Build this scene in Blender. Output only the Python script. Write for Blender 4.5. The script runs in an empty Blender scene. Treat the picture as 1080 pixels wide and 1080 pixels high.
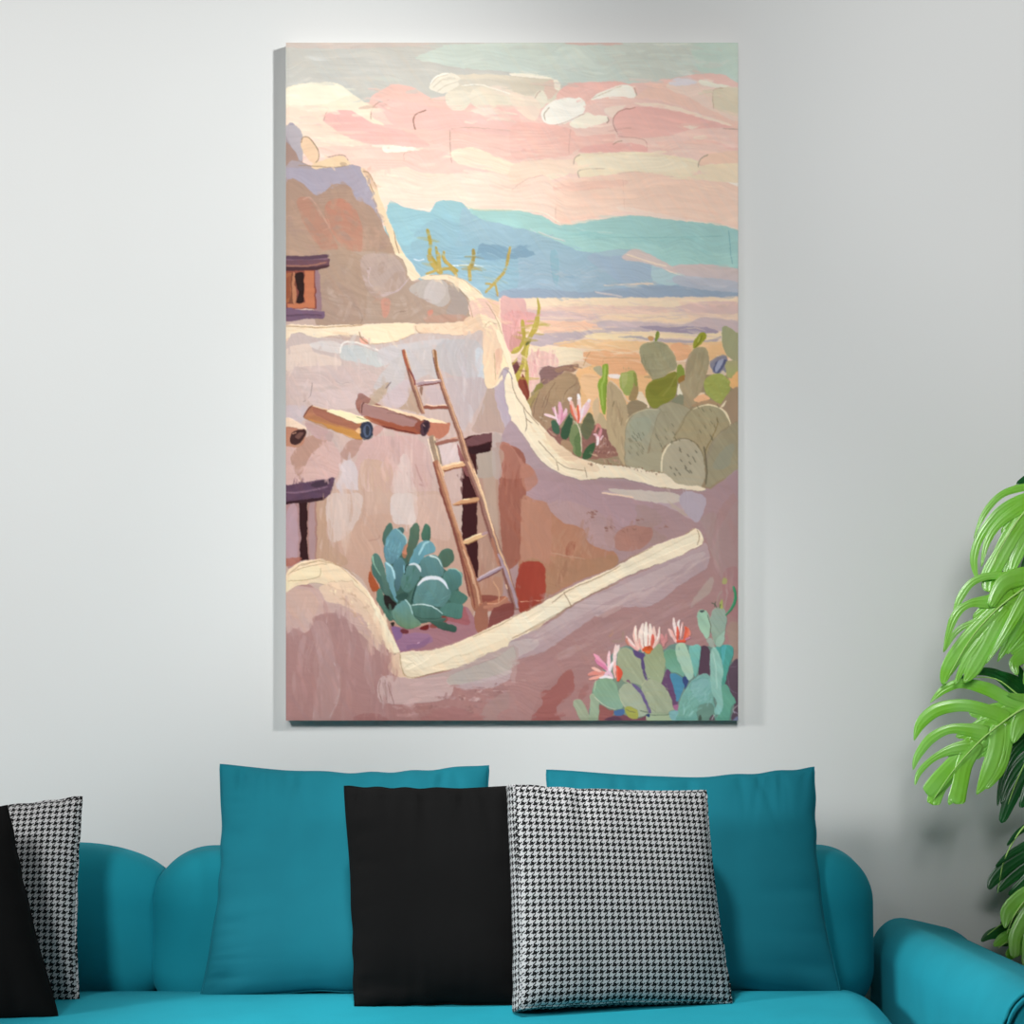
import bpy, bmesh, math, random
import numpy as np
from mathutils import Vector, Matrix

scene = bpy.context.scene
C = scene.collection

# ------------------------------------------------------------------ camera
CAM_D, CAM_H, F = 4.0, 1.235, 2384.0
cam_d = bpy.data.cameras.new('camera'); cam = bpy.data.objects.new('camera', cam_d); C.objects.link(cam)
cam.location = (0, -CAM_D, CAM_H); cam.rotation_euler = (math.radians(90), 0, 0)
cam_d.sensor_width = 36; cam_d.lens = F/1080*36; cam_d.clip_start = .05
scene.camera = cam

def at(px, py, y):
    """where the line of sight through a place in the photo meets the plane at depth y"""
    d = CAM_D+y
    return Vector(((px-540)*d/F, y, CAM_H-(py-540)*d/F))

# ------------------------------------------------------------------ materials
def srgb(h):
    h = h.lstrip('#'); v = [int(h[i:i+2], 16)/255 for i in (0, 2, 4)]
    return tuple((c/12.92 if c <= .04045 else ((c+.055)/1.055)**2.4) for c in v)+(1,)

class Mat:
    def __init__(s, name, col=(.5, .5, .5, 1), rough=.6, **kw):
        s.m = bpy.data.materials.new(name); s.m.use_nodes = True
        s.nt = s.m.node_tree; s.b = s.nt.nodes['Principled BSDF']
        s.b.inputs['Base Color'].default_value = col; s.b.inputs['Roughness'].default_value = rough
        for k, v in kw.items(): s.b.inputs[k.replace('_', ' ')].default_value = v
    def n(s, t, **kw):
        x = s.nt.nodes.new(t)
        for k, v in kw.items():
            if hasattr(x, k): setattr(x, k, v)
            else: x.inputs[k].default_value = v
        return x
    def l(s, a, b): s.nt.links.new(a, b)
    def math(s, op, a, b=None):
        x = s.n('ShaderNodeMath', operation=op)
        for i, v in enumerate((a, b)):
            if v is None: continue
            if isinstance(v, (int, float)): x.inputs[i].default_value = v
            else: s.l(v, x.inputs[i])
        return x.outputs[0]
    def mixc(s, fac, a, b):
        x = s.n('ShaderNodeMix', data_type='RGBA')
        s.l(fac, x.inputs[0])
        for v, i in ((a, 6), (b, 7)):
            if isinstance(v, tuple): x.inputs[i].default_value = v
            else: s.l(v, x.inputs[i])
        return x.outputs[2]
    def noise(s, scale, detail=4, vec=None):
        x = s.n('ShaderNodeTexNoise'); x.inputs['Scale'].default_value = scale; x.inputs['Detail'].default_value = detail
        if vec is not None: s.l(vec, x.inputs['Vector'])
        return x.outputs['Fac']
    def bump(s, h, strength=.2, dist=.002):
        x = s.n('ShaderNodeBump'); x.inputs['Strength'].default_value = strength; x.inputs['Distance'].default_value = dist
        s.l(h, x.inputs['Height']); s.l(x.outputs[0], s.b.inputs['Normal'])
    def coord(s): return s.n('ShaderNodeTexCoord').outputs['Object']

def vary(M, c1, c2, scale, detail=3):
    v = M.coord(); f = M.noise(scale, detail, v)
    r = M.n('ShaderNodeMapRange'); M.l(f, r.inputs[0]); r.inputs[1].default_value = .35; r.inputs[2].default_value = .65
    M.l(M.mixc(r.outputs[0], c1, c2), M.b.inputs['Base Color'])
    return v

wall_m = Mat('wall_paint', rough=.85); v = vary(wall_m, srgb('#e0e1df'), srgb('#dddedc'), 1.3); wall_m.bump(wall_m.noise(220, 4, v), .12, .0008)
floor_m = Mat('floor_wood', rough=.45)
_v = floor_m.coord(); _mp = floor_m.n('ShaderNodeMapping'); _mp.inputs['Scale'].default_value = (1, 12, 1); floor_m.l(_v, _mp.inputs[0])
_br = floor_m.n('ShaderNodeTexBrick'); _br.inputs['Scale'].default_value = 1.2; _br.inputs['Color1'].default_value = srgb('#6b523f'); _br.inputs['Color2'].default_value = srgb('#5d4737'); _br.inputs['Mortar'].default_value = srgb('#2e231b'); _br.inputs['Mortar Size'].default_value = .004
floor_m.l(_v, _br.inputs[0]); _ns = floor_m.noise(6, 5, _mp.outputs[0])
floor_m.l(floor_m.mixc(_ns, _br.outputs['Color'], srgb('#70563f')), floor_m.b.inputs['Base Color'])
trim_m = Mat('trim_paint', srgb('#e9e9e7'), .5)

def fabric(name, c1, c2, rough=.85, weave=900, sheen=.25, tint=None, bump=.2):
    M = Mat(name, rough=rough); v = vary(M, c1, c2, 9, 4)
    n1 = M.noise(weave, 2, v); n2 = M.noise(38, 3, v)
    M.bump(M.math('ADD', M.math('MULTIPLY', n1, .5), M.math('MULTIPLY', n2, .7)), bump, .0015)
    M.b.inputs['Sheen Weight'].default_value = sheen; M.b.inputs['Sheen Roughness'].default_value = .4
    if tint: M.b.inputs['Sheen Tint'].default_value = tint
    M.b.inputs['Specular IOR Level'].default_value = .25
    return M
teal_sofa = fabric('teal_velvet', srgb('#118a9b'), srgb('#1390a2'), tint=srgb('#48c4d4'), sheen=.18)
teal_pil = fabric('teal_cotton', srgb('#096b7a'), srgb('#0b707f'), tint=srgb('#35b0c0'), sheen=.08)
black_m = fabric('black_cotton', srgb('#070707'), srgb('#0a0a0a'), sheen=.006, tint=(.5, .5, .5, 1)); black_m.b.inputs['Specular IOR Level'].default_value = .12
dark_leg = Mat('dark_wood_leg', srgb('#2a1d15'), .4)

def houndstooth():
    M = Mat('houndstooth_wool', rough=.85)
    uv = M.n('ShaderNodeUVMap'); uv.uv_map = 'UVMap'
    sp = M.n('ShaderNodeSeparateXYZ'); M.l(uv.outputs[0], sp.inputs[0])
    P_ = .0102/8                       # thread pitch
    x = M.math('FLOOR', M.math('DIVIDE', sp.outputs[0], P_)); y = M.math('FLOOR', M.math('DIVIDE', sp.outputs[1], P_))
    w = M.math('LESS_THAN', M.math('FLOORED_MODULO', x, 8), 3.5)
    f = M.math('LESS_THAN', M.math('FLOORED_MODULO', y, 8), 3.5)
    t = M.math('LESS_THAN', M.math('FLOORED_MODULO', M.math('SUBTRACT', x, y), 4), 1.5)
    sel = M.math('ADD', M.math('MULTIPLY', t, w), M.math('MULTIPLY', M.math('SUBTRACT', 1, t), f))
    M.l(M.mixc(sel, srgb('#0b0b0c'), srgb('#b2b2b2')), M.b.inputs['Base Color'])
    M.bump(M.noise(700, 2, M.coord()), .15, .001)
    M.b.inputs['Specular IOR Level'].default_value = .2
    return M
hound_m = houndstooth()

def leaf_mat(name, c1, c2, rough):
    M = Mat(name, rough=rough); v = vary(M, c1, c2, 22, 3)
    M.b.inputs['Coat Weight'].default_value = .9; M.b.inputs['Coat Roughness'].default_value = .3
    M.b.inputs['Specular IOR Level'].default_value = .6
    M.bump(M.noise(60, 3, v), .15, .002)
    tr = M.n('ShaderNodeBsdfTranslucent'); tr.inputs[0].default_value = tuple(c*1.3 for c in c1[:3])+(1,)
    mx = M.n('ShaderNodeMixShader'); mx.inputs[0].default_value = .22
    out = M.nt.nodes['Material Output']
    M.l(M.b.outputs[0], mx.inputs[1]); M.l(tr.outputs[0], mx.inputs[2]); M.l(mx.outputs[0], out.inputs[0])
    return M
lit_leaf = leaf_mat('lit_leaf_green', srgb('#93dd3f'), srgb('#a4e86c'), .3)  # bright copy of the leaf green, for leaves in the light
shaded_leaf = leaf_mat('shaded_leaf_green', srgb('#15602a'), srgb('#1d7434'), .35)  # dark copy for leaves in shade; the shade is in the colour
rib_m = Mat('leaf_rib', srgb('#b4e27a'), .4)
stem_m = Mat('stem_green', srgb('#4c9a3a'), .45)
pot_m = Mat('pot_ceramic', srgb('#d9d7d2'), .35); soil_m = Mat('soil', srgb('#2c211a'), .95)

canvas_m = Mat('painted_canvas', rough=.62)
_a = canvas_m.n('ShaderNodeAttribute'); _a.attribute_name = 'paint'
canvas_m.l(_a.outputs['Color'], canvas_m.b.inputs['Base Color']); canvas_m.b.inputs['Specular IOR Level'].default_value = .12
edge_m = Mat('canvas_edge', srgb('#cfcac2'), .8); wood_m = Mat('stretcher_pine', srgb('#b99a6e'), .7)

# ------------------------------------------------------------------ mesh helpers
def link(name, me, mat, parent=None, smooth=True):
    o = bpy.data.objects.new(name, me); C.objects.link(o)
    if mat is not None: me.materials.append(mat.m if isinstance(mat, Mat) else mat)
    if smooth: me.polygons.foreach_set('use_smooth', [True]*len(me.polygons))
    if parent: o.parent = parent; o.matrix_parent_inverse = parent.matrix_world.inverted()
    return o
def mesh(name, V, Fc):
    me = bpy.data.meshes.new(name); me.from_pydata([tuple(v) for v in V], [], Fc); me.update(); return me
def empty(name, loc, label, cat, group=None):
    o = bpy.data.objects.new(name, None); o.empty_display_size = .1; C.objects.link(o); o.location = loc
    bpy.context.view_layer.update()
    o['label'] = label; o['category'] = cat
    if group: o['group'] = group
    return o
def struct(o): o['kind'] = 'structure'; return o

def rbox(lo, hi, r, n=22, warp=None, name='box'):
    """a box with rounded edges (radii rx, ry, rz), as one closed surface"""
    bm = bmesh.new(); idx = {}
    def dist(t, i):
        L = hi[i]-lo[i]; k = min(.45, r[i]/L*1.0)
        # a third of the divisions for each rounded end
        if t < 1/3: return lo[i]+L*k*(1-math.cos(t*3*math.pi/2)) if False else lo[i]+L*k*(t*3)
        if t > 2/3: return hi[i]-L*k*((1-t)*3)
        return lo[i]+L*(k+(1-2*k)*(t-1/3)*3)
    def vert(a, b, c):
        key = (a, b, c)
        if key in idx: return idx[key]
        p = [dist(a/n, 0), dist(b/n, 1), dist(c/n, 2)]
        q = [min(max(p[i], lo[i]+r[i]), hi[i]-r[i]) for i in range(3)]
        d = [(p[i]-q[i])/r[i] for i in range(3)]; l = math.sqrt(sum(x*x for x in d))
        mx = max(abs(x) for x in d)
        if l > 1e-9: 
            s = mx/l
            # spread evenly: keep the surface at distance one
            d = [x/l for x in d]
        p = [q[i]+d[i]*r[i] for i in range(3)]
        v = Vector(p)
        if warp: v = warp(v)
        idx[key] = bm.verts.new(v); return idx[key]
    for f in range(6):
        ax, side = divmod(f, 2); s = 0 if side == 0 else n
        for i in range(n):
            for j in range(n):
                ks = []
                for (u, w) in ((i, j), (i+1, j), (i+1, j+1), (i, j+1)):
                    t = [0, 0, 0]; t[ax] = s; t[(ax+1) % 3] = u; t[(ax+2) % 3] = w; ks.append(vert(*t))
                if side == 0: ks.reverse()
                if len(set(ks)) == 4:
                    try: bm.faces.new(ks)
                    except ValueError: pass
    bmesh.ops.recalc_face_normals(bm, faces=bm.faces)
    me = bpy.data.meshes.new(name); bm.to_mesh(me); bm.free(); return me

def tube(path, rad, name='tube', sides=8):
    path = [Vector(p) for p in path]; V = []; Fc = []
    up = Vector((0, 0, 1))
    for i, p in enumerate(path):
        t = (path[min(i+1, len(path)-1)]-path[max(i-1, 0)]).normalized()
        a = t.cross(up) if abs(t.dot(up)) < .95 else t.cross(Vector((0, 1, 0)))
        a.normalize(); b = t.cross(a); r = rad[i] if isinstance(rad, (list, tuple)) else rad
        for k in range(sides):
            an = k*2*math.pi/sides; V.append(p+a*math.cos(an)*r+b*math.sin(an)*r)
    for i in range(len(path)-1):
        for k in range(sides):
            Fc.append((i*sides+k, i*sides+(k+1) % sides, (i+1)*sides+(k+1) % sides, (i+1)*sides+k))
    Fc.append(tuple(range(sides))[::-1]); Fc.append(tuple(range((len(path)-1)*sides, len(path)*sides)))
    return mesh(name, V, Fc)

def spline(pts, n=8):
    pts = [Vector(p) for p in pts]; out = []; m = len(pts)
    for i in range(m-1):
        p0, p1, p2, p3 = pts[max(i-1, 0)], pts[i], pts[i+1], pts[min(i+2, m-1)]
        for k in range(n):
            t = k/n; out.append(.5*(2*p1+(p2-p0)*t+(2*p0-5*p1+4*p2-p3)*t*t+(3*p1-p0-3*p2+p3)*t**3))
    out.append(pts[-1]); return out

# ---------------------------------------------------------------- the canvas picture
# A flat artwork: colours of the brush strokes are worked out here, stroke by stroke, and
# stored on the canvas mesh together with the thickness of the paint.
PX0, PY0, PX1, PY1 = 301.5, 45.0, 778.5, 760.0
RS = 1.5
CW, CH = int((PX1-PX0)*RS), int((PY1-PY0)*RS)
rng = np.random.RandomState(7)
TILES = {'A': (290, 35, 4.32), 'B': (540, 35, 4.32), 'C': (290, 270, 4.32), 'D': (540, 270, 4.32),
         'E': (290, 520, 4.32), 'F': (540, 520, 4.32), 'G': (640, 340, 7.2), 'H': (530, 330, 7.2),
         'I': (600, 620, 7.2), 'J': (640, 620, 7.2), 'K': (370, 540, 7.2), 'L': (300, 360, 7.2),
         'M': (410, 350, 7.2), 'N': (430, 490, 7.2), 'X': (0, 0, 1.0)}

def hexc(s):
    s = s.lstrip('#')
    return np.array([int(s[i:i+2], 16)/255.0 for i in (0, 2, 4)])

def smooth_noise(h, w, cell, seed):
    r = np.random.RandomState(seed)
    gh, gw = int(h/cell)+3, int(w/cell)+3
    g = r.rand(gh, gw)*2-1
    y = np.arange(h)/cell; x = np.arange(w)/cell
    yi = y.astype(int); xi = x.astype(int)
    fy = (y-yi)[:, None]; fx = (x-xi)[None, :]
    fy = fy*fy*(3-2*fy); fx = fx*fx*(3-2*fx)
    a = g[yi][:, xi]; b = g[yi][:, xi+1]; c = g[yi+1][:, xi]; d = g[yi+1][:, xi+1]
    return (a*(1-fx)+b*fx)*(1-fy)+(c*(1-fx)+d*fx)*fy

def aniso(h, w, cy, cx, seed):
    # noise stretched along one axis = bristle marks
    r = np.random.RandomState(seed)
    gh, gw = int(h/cy)+3, int(w/cx)+3
    g = r.rand(gh, gw)*2-1
    y = np.arange(h)/cy; x = np.arange(w)/cx
    yi = y.astype(int); xi = x.astype(int)
    fy = (y-yi)[:, None]; fx = (x-xi)[None, :]
    a = g[yi][:, xi]; b = g[yi][:, xi+1]; c = g[yi+1][:, xi]; d = g[yi+1][:, xi+1]
    return (a*(1-fx)+b*fx)*(1-fy)+(c*(1-fx)+d*fx)*fy

def rotated0(deg, seed):
    # bristle marks that wander a little instead of running dead straight
    b = aniso(CH*2, CW*2+400, 2.2, 34, seed)*.55+aniso(CH*2, CW*2+400, 6, 60, seed+40)*.6
    c, s_ = math.cos(math.radians(deg)), math.sin(math.radians(deg))
    Y0, X0 = np.mgrid[0:CH, 0:CW]
    wob = smooth_noise(CH, CW, 45, seed+80)*14
    X = X0*c+Y0*s_; Y = -X0*s_+Y0*c+wob
    return b[Y.astype(int) % b.shape[0], X.astype(int) % b.shape[1]]
HS = rotated0(2, 31)
VS = rotated0(93, 32)
big = aniso(CH*2, CW*2, 2.0, 70, 5)*.6+aniso(CH*2, CW*2, 5, 120, 6)*.6
yy, xx = np.mgrid[0:CH, 0:CW]
def rotated(ang):
    c, s = math.cos(ang), math.sin(ang)
    X = (xx*c+yy*s); Y = (-xx*s+yy*c)
    return big[(Y.astype(int)) % (CH*2), (X.astype(int)) % (CW*2)]
DS = rotated(math.radians(-28)); US = rotated(math.radians(55))
FIELDS = {'h': HS, 'v': VS, 'd': DS, 'u': US}
BLOT = smooth_noise(CH, CW, 26, 11)*.7+smooth_noise(CH, CW, 9, 12)*.4
WX = smooth_noise(CH, CW, 8, 21)*1.0+smooth_noise(CH, CW, 2.8, 22)*.4
WY = smooth_noise(CH, CW, 8, 23)*1.0+smooth_noise(CH, CW, 2.8, 24)*.4
COL = np.zeros((CH, CW, 3)); HGT = np.zeros((CH, CW))

def conv(tile, pts):
    ox, oy, k = TILES[tile]
    if isinstance(pts, str):
        pts = [tuple(map(float, p.split(','))) for p in pts.split()]
    return [((ox+x/k-PX0)*RS, (oy+y/k-PY0)*RS) for x, y in pts]

def catmull(pts, closed, n=6):
    out = []; m = len(pts)
    rngi = range(m) if closed else range(m-1)
    for i in rngi:
        if closed:
            p0, p1, p2, p3 = pts[(i-1) % m], pts[i], pts[(i+1) % m], pts[(i+2) % m]
        else:
            p0, p1, p2, p3 = pts[max(i-1, 0)], pts[i], pts[i+1], pts[min(i+2, m-1)]
        for k in range(n):
            t = k/n
            out.append(tuple(.5*(2*p1[a]+(-p0[a]+p2[a])*t+(2*p0[a]-5*p1[a]+4*p2[a]-p3[a])*t*t
                                 + (-p0[a]+3*p1[a]-3*p2[a]+p3[a])*t**3) for a in range(len(p1))))
    if not closed: out.append(tuple(pts[-1]))
    return out

def mask_poly(poly, warp=1.0):
    xs = [p[0] for p in poly]; ys = [p[1] for p in poly]
    x0 = max(0, int(min(xs)-4)); x1 = min(CW, int(max(xs)+5)); y0 = max(0, int(min(ys)-4)); y1 = min(CH, int(max(ys)+5))
    if x1 <= x0 or y1 <= y0: return None
    gx, gy = np.meshgrid(np.arange(x0, x1)+.5, np.arange(y0, y1)+.5)
    gx = gx+WX[y0:y1, x0:x1]*warp; gy = gy+WY[y0:y1, x0:x1]*warp
    cov = np.zeros(gx.shape)
    for sx, sy in ((-.25, -.12), (.25, .12), (-.12, .25), (.12, -.25)):
        X = gx+sx; Y = gy+sy
        ins = np.zeros(X.shape, bool)
        n = len(poly)
        for i in range(n):
            ax, ay = poly[i]; bx, by = poly[(i+1) % n]
            if ay == by: continue
            c = ((ay > Y) != (by > Y))
            ins ^= c & (X < (bx-ax)*(Y-ay)/(by-ay)+ax)
        cov += ins
    return x0, y0, x1, y1, cov/4

def lay(m, col, col2, fld, amp, h, alpha, yr, dry=0.0):
    x0, y0, x1, y1, cov = m
    s = FIELDS[fld][y0:y1, x0:x1]
    if dry > 0:
        cov = cov*np.clip((s+1-dry*1.6)*2.2+.3, 0, 1)
    a = (cov*alpha)[..., None]
    c = np.broadcast_to(hexc(col), cov.shape+(3,)).copy()
    if col2:
        t = np.clip((np.arange(y0, y1)-yr[0])/max(1, yr[1]-yr[0]), 0, 1)[:, None, None]
        c = c*(1-t)+hexc(col2)*t
    c = c*(1+(s*amp+BLOT[y0:y1, x0:x1]*amp*.7)[..., None])
    # touch of hue drift between strokes
    hd = FIELDS['u' if fld != 'u' else 'h'][y0:y1, x0:x1]*amp*.5
    c[..., 0] *= 1+hd; c[..., 2] *= 1-hd
    COL[y0:y1, x0:x1] = COL[y0:y1, x0:x1]*(1-a)+c*a
    H = HGT[y0:y1, x0:x1]
    HGT[y0:y1, x0:x1] = H*(1-cov*.75)+cov*(h+s*.22)*.75+0

def P(tile, col, pts, g=None, s=1, f='h', amp=.022, h=.5, a=1.0, w=1.0, dry=0, n=4):
    poly = conv(tile, pts)
    if s: poly = catmull(poly, True, n)
    m = mask_poly(poly, w)
    if m is None: return
    ys = [p[1] for p in poly]
    lay(m, col, g, f, amp, h, a, (min(ys), max(ys)), dry)

def S(tile, col, pts, wd=6, g=None, f='h', amp=.03, h=.8, a=1.0, w=.6, dry=0, caps=1):
    """one brush stroke; wd = width(s) in tile pixels"""
    k = TILES[tile][2]
    p = conv(tile, pts)
    if isinstance(wd, (int, float)): wd = [wd]*len(p)
    if len(wd) == 2 and len(p) > 2: wd = [wd[0]+(wd[1]-wd[0])*i/(len(p)-1) for i in range(len(p))]
    q = [(x, y, ww/k*RS/2) for (x, y), ww in zip(p, wd)]
    q = catmull(q, False, 5)
    L = []; R = []
    for i in range(len(q)):
        x, y, r = q[i]; xa, ya, _ = q[max(i-1, 0)]; xb, yb, _ = q[min(i+1, len(q)-1)]
        dx, dy = xb-xa, yb-ya; l = math.hypot(dx, dy) or 1
        nx, ny = -dy/l*r, dx/l*r
        if caps and i == 0: x -= dx/l*r*.6; y -= dy/l*r*.6; nx *= .6; ny *= .6
        if caps and i == len(q)-1: x += dx/l*r*.6; y += dy/l*r*.6; nx *= .6; ny *= .6
        L.append((x+nx, y+ny)); R.append((x-nx, y-ny))
    m = mask_poly(L+R[::-1], w)
    if m is None: return
    ys = [p[1] for p in L+R]
    lay(m, col, g, f, amp, h, a, (min(ys), max(ys)), dry)

def inside(poly, x, y):
    ins = False; n = len(poly)
    for i in range(n):
        ax, ay = poly[i]; bx, by = poly[(i+1) % n]
        if (ay > y) != (by > y) and x < (bx-ax)*(y-ay)/(by-ay)+ax: ins = not ins
    return ins

def D(tile, cols, pts, n, ln, wd, ang=0, spread=15, a=.55, f='h', dry=.5, h=.6):
    """n loose dabs of the given colours kept inside an outline (tile pixels)"""
    ox, oy, k = TILES[tile]
    poly = [tuple(map(float, p.split(','))) for p in pts.split()]
    xs = [p[0] for p in poly]; ys = [p[1] for p in poly]
    cols = cols.split()
    for _ in range(n):
        for t in range(30):
            x = rng.uniform(min(xs), max(xs)); y = rng.uniform(min(ys), max(ys))
            if inside(poly, x, y): break
        A = math.radians(ang+rng.uniform(-spread, spread)); l = ln*rng.uniform(.5, 1.3)
        dx, dy = math.cos(A)*l/2, math.sin(A)*l/2; b = rng.uniform(-.12, .12)*l
        S(tile, cols[rng.randint(len(cols))], [(x-dx, y-dy), (x-math.sin(A)*b, y+math.cos(A)*b), (x+dx, y+dy)],
          [wd*rng.uniform(.4, .9), wd*rng.uniform(.8, 1.2), wd*rng.uniform(.3, .8)], f=f, a=a*rng.uniform(.6, 1.2), dry=dry, h=h)

def smear(x0, y0, x1, y1, n, ang, spread, ln, wd, f, a=.55):
    # dabs that drag the colour already there across its neighbours
    for _ in range(n):
        x = rng.uniform(x0, x1); y = rng.uniform(y0, y1)
        cx = min(CW-1, max(0, int((x-PX0)*RS))); cy = min(CH-1, max(0, int((y-PY0)*RS)))
        c = np.clip(COL[cy, cx]*rng.uniform(.965, 1.035), 0, 1)
        A = math.radians(ang+rng.uniform(-spread, spread)); l = ln*rng.uniform(.5, 1.4)
        dx, dy = math.cos(A)*l/2, math.sin(A)*l/2
        S('X', '#%02x%02x%02x' % tuple(int(v*255) for v in c), [(x-dx, y-dy), (x+rng.uniform(-1, 1), y+rng.uniform(-1.5, 1.5)), (x+dx, y+dy)],
          [wd*.6, wd*rng.uniform(.7, 1.2), wd*.4], f=f, a=a, dry=.55, h=.6)
# ---- ground colours below everything
P('X', '#c5a99c', '296,150 560,150 560,770 296,770', s=0)
P('X', '#d3bfbd', '560,200 790,200 790,320 560,320', s=0)
P('X', '#e6c2a0', '500,300 790,300 790,440 500,440', s=0)
P('X', '#a08a6c', '560,395 790,395 790,540 560,540', s=0)
P('X', '#ae8a87', '530,515 790,515 790,770 530,770', s=0)
P('X', '#b08580', '296,650 600,650 600,770 296,770', s=0)
# ---- sky
P('X', '#cec9be', '296,40 785,40 785,120 296,120', g='#cfcbc1', s=0)
P('A', '#cbc8bf', '40,60 420,60 500,200 420,330 40,260', a=.8)
P('A', '#d8c4b8', '40,44 700,44 620,62 300,72 40,64', a=.7)
P('A', '#d2d9cb', '640,110 760,66 900,50 2110,40 2110,270 1500,280 1150,190 900,165 780,150 700,130', g='#d0d7cc')
P('B', '#d1d3c6', '430,60 760,48 830,160 820,210 560,220 480,140', a=.8)
P('B', '#cbdccd', '830,50 1040,44 1040,240 900,225 840,150', a=.9)
P('B', '#ddbeb2', '240,44 380,42 500,46 470,56 300,56')
P('B', '#e3e6d8', '640,50 820,46 700,60', a=.7); P('B', '#f4efe2', '745,175 800,176 822,188 800,196 770,190')
S('B', '#dfe3d6', '270,170 340,178 410,188', 8, a=.8)
D('A', '#c6c3bb #d3cec4 #cfc8bc #d0d0c4', '60,80 640,80 600,200 440,260 380,250 60,190', 40, 140, 22, 2, 8)
D('B', '#d8ddd0 #cdd6ca #cfcfc2 #d3ded2', '20,70 1010,60 1010,200 620,190 20,150', 45, 170, 22, 2, 6)
# pink body of the sky
P('A', '#f3c8bb', '30,300 420,320 700,300 900,270 1300,300 1500,250 1700,225 2120,240 2120,960 30,960', g='#fadbc7')
P('A', '#f5c5b6', '430,340 440,290 490,260 530,240 580,236 640,255 700,290 760,320 1090,350 1090,540 800,520 600,470 450,420', g='#f6c9ba')
P('A', '#e9bfb0', '450,300 490,262 540,242 590,240 650,262 640,275 560,262 500,290', a=.7)
P('A', '#f4c4b8', '440,400 445,340 500,305 600,310 720,340 860,360 1090,345 1090,460 900,450 700,440 520,430')
P('A', '#f7d3c3', '436,350 470,330 520,400 540,420 480,410 444,386', a=.8)
# cream cloud left
P('A', '#f8ecd0', '40,262 90,238 170,226 260,226 310,244 360,282 410,318 450,340 440,380 500,420 400,400 300,370 200,350 40,345', g='#f6e3ca')
P('A', '#f8efd6', '50,264 110,238 190,228 262,232 300,250 340,280 200,330 50,325')
P('A', '#f5dcc6', '40,345 240,340 230,380 300,460 420,520 40,520')
P('A', '#f2bab2', '222,400 240,368 290,352 350,356 400,384 470,420 600,450 680,490 700,520 560,520 420,500 320,470 260,430', g='#f4c3b6')
D('A', '#f7ddc8 #f3c2b5 #f6d0be #f9e6cf', '60,350 230,350 300,450 420,530 380,560 200,540 60,430', 34, 120, 16, 12, 14)
D('A', '#f3bcb2 #f6cbbc #f1b8ae', '280,380 420,400 640,480 500,500 340,460', 20, 120, 16, 10, 10)
P('A', '#f6cdbd', '200,520 500,520 800,560 1080,560 1080,640 420,650 260,560', a=.8)
P('A', '#fbdcc8', '420,640 700,600 1090,590 1090,820 700,830 500,790 440,700')
P('A', '#fbf2df', '492,520 520,510 580,516 680,528 600,540 520,546 496,538')
P('A', '#f7c9bb', '590,560 640,540 760,540 1080,600 1080,630 700,640 590,600', a=.8)
S('A', '#c89c8e', '224,400 232,370 246,346', 3, a=.8); S('A', '#b98d7c', '438,392 442,350 470,318 520,306', 4, a=.8)
S('A', '#a77968', '640,440 630,400 645,370 690,350', 5); S('A', '#caa08e', '806,590 800,520 798,440', 4)
S('A', '#cfa592', '806,436 900,430 1080,446', 4, a=.8); S('A', '#c79f90', '590,580 588,550 620,540', 3, a=.7)
# pale cloud top middle
P('A', '#e6d9c3', '730,205 860,190 1000,190 1200,210 1300,240 1280,300 1200,330 1000,330 830,300')
P('A', '#f5ead6', '704,246 720,210 760,184 810,186 842,206 836,238 800,262 760,274 715,262')
P('A', '#efe2cc', '778,275 830,262 880,268 896,310 860,352 820,352 784,330')
P('A', '#f0e2cb', '890,310 900,262 960,258 1090,276 1200,300 1260,320 1120,322 1000,340 930,345')
P('A', '#ddd2c0', '840,215 960,210 1080,225 1080,255 960,244 850,238', a=.9)
P('A', '#f3dccb', '990,240 1080,262 1200,300 1100,300 1010,275', a=.6)
for q in ('712,236 740,204 790,190', '720,250 760,215 820,205', '740,268 780,240 830,224', '700,300 740,306 800,306'):
    S('A', '#cbbba2', q, 3, a=.7)
S('A', '#fbf5e8', '708,232 736,200 790,184', 6); S('A', '#fbf3e4', '850,240 930,236 1020,262 1080,280', 5)
D('A', '#f5e6d2 #f2d7c4 #f3c8bb', '900,330 1080,320 1080,420 840,400', 18, 110, 14, 4, 10)
P('B', '#ded0ba', '0,190 120,196 190,215 180,260 60,290 0,260'); P('B', '#fdf2dd', '0,182 90,184 160,198 188,208 120,206 0,194')
P('B', '#e9c8b5', '150,230 190,212 216,236 200,280 150,300')
P('B', '#f7ecd8', '186,214 204,214 220,240 214,262 196,250'); P('B', '#f1e5cf', '98,310 110,272 140,262 158,290 150,330 116,344')
P('B', '#f9e2cc', '0,270 100,300 130,330 100,400 0,330', a=.8)
P('B', '#f5bfb2', '200,300 230,250 300,228 420,222 500,224 560,250 560,292 470,310 350,320 250,320', g='#f6c6b6')
P('B', '#fdf5e7', '130,370 150,334 200,306 260,296 318,300 334,330 320,370 280,400 200,420 150,416')
P('B', '#fcefd9', '264,412 320,372 340,362 372,376 430,378 438,400 400,414 320,434 280,432')
P('B', '#fdf4e4', '360,300 400,272 460,248 520,234 552,256 568,298 500,290 440,290 372,306')
P('B', '#f6cdbe', '360,310 420,296 520,296 560,300 520,330 470,360 400,350 360,330')
P('B', '#f9e0cd', '420,350 450,334 520,330 480,360 460,390 430,370', a=.9)
S('B', '#bfa88f', '150,400 146,370 170,340', 4); S('B', '#c9a694', '196,420 260,400 330,366', 4, a=.7); S('B', '#b98f7a', '104,300 116,276 130,264', 3)
S('B', '#c3a283', '362,300 420,274 500,240', 3, a=.6); S('B', '#b6a18e', '556,250 566,275 566,296', 3); S('B', '#b0907c', '434,384 440,400 430,410', 4)
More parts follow.
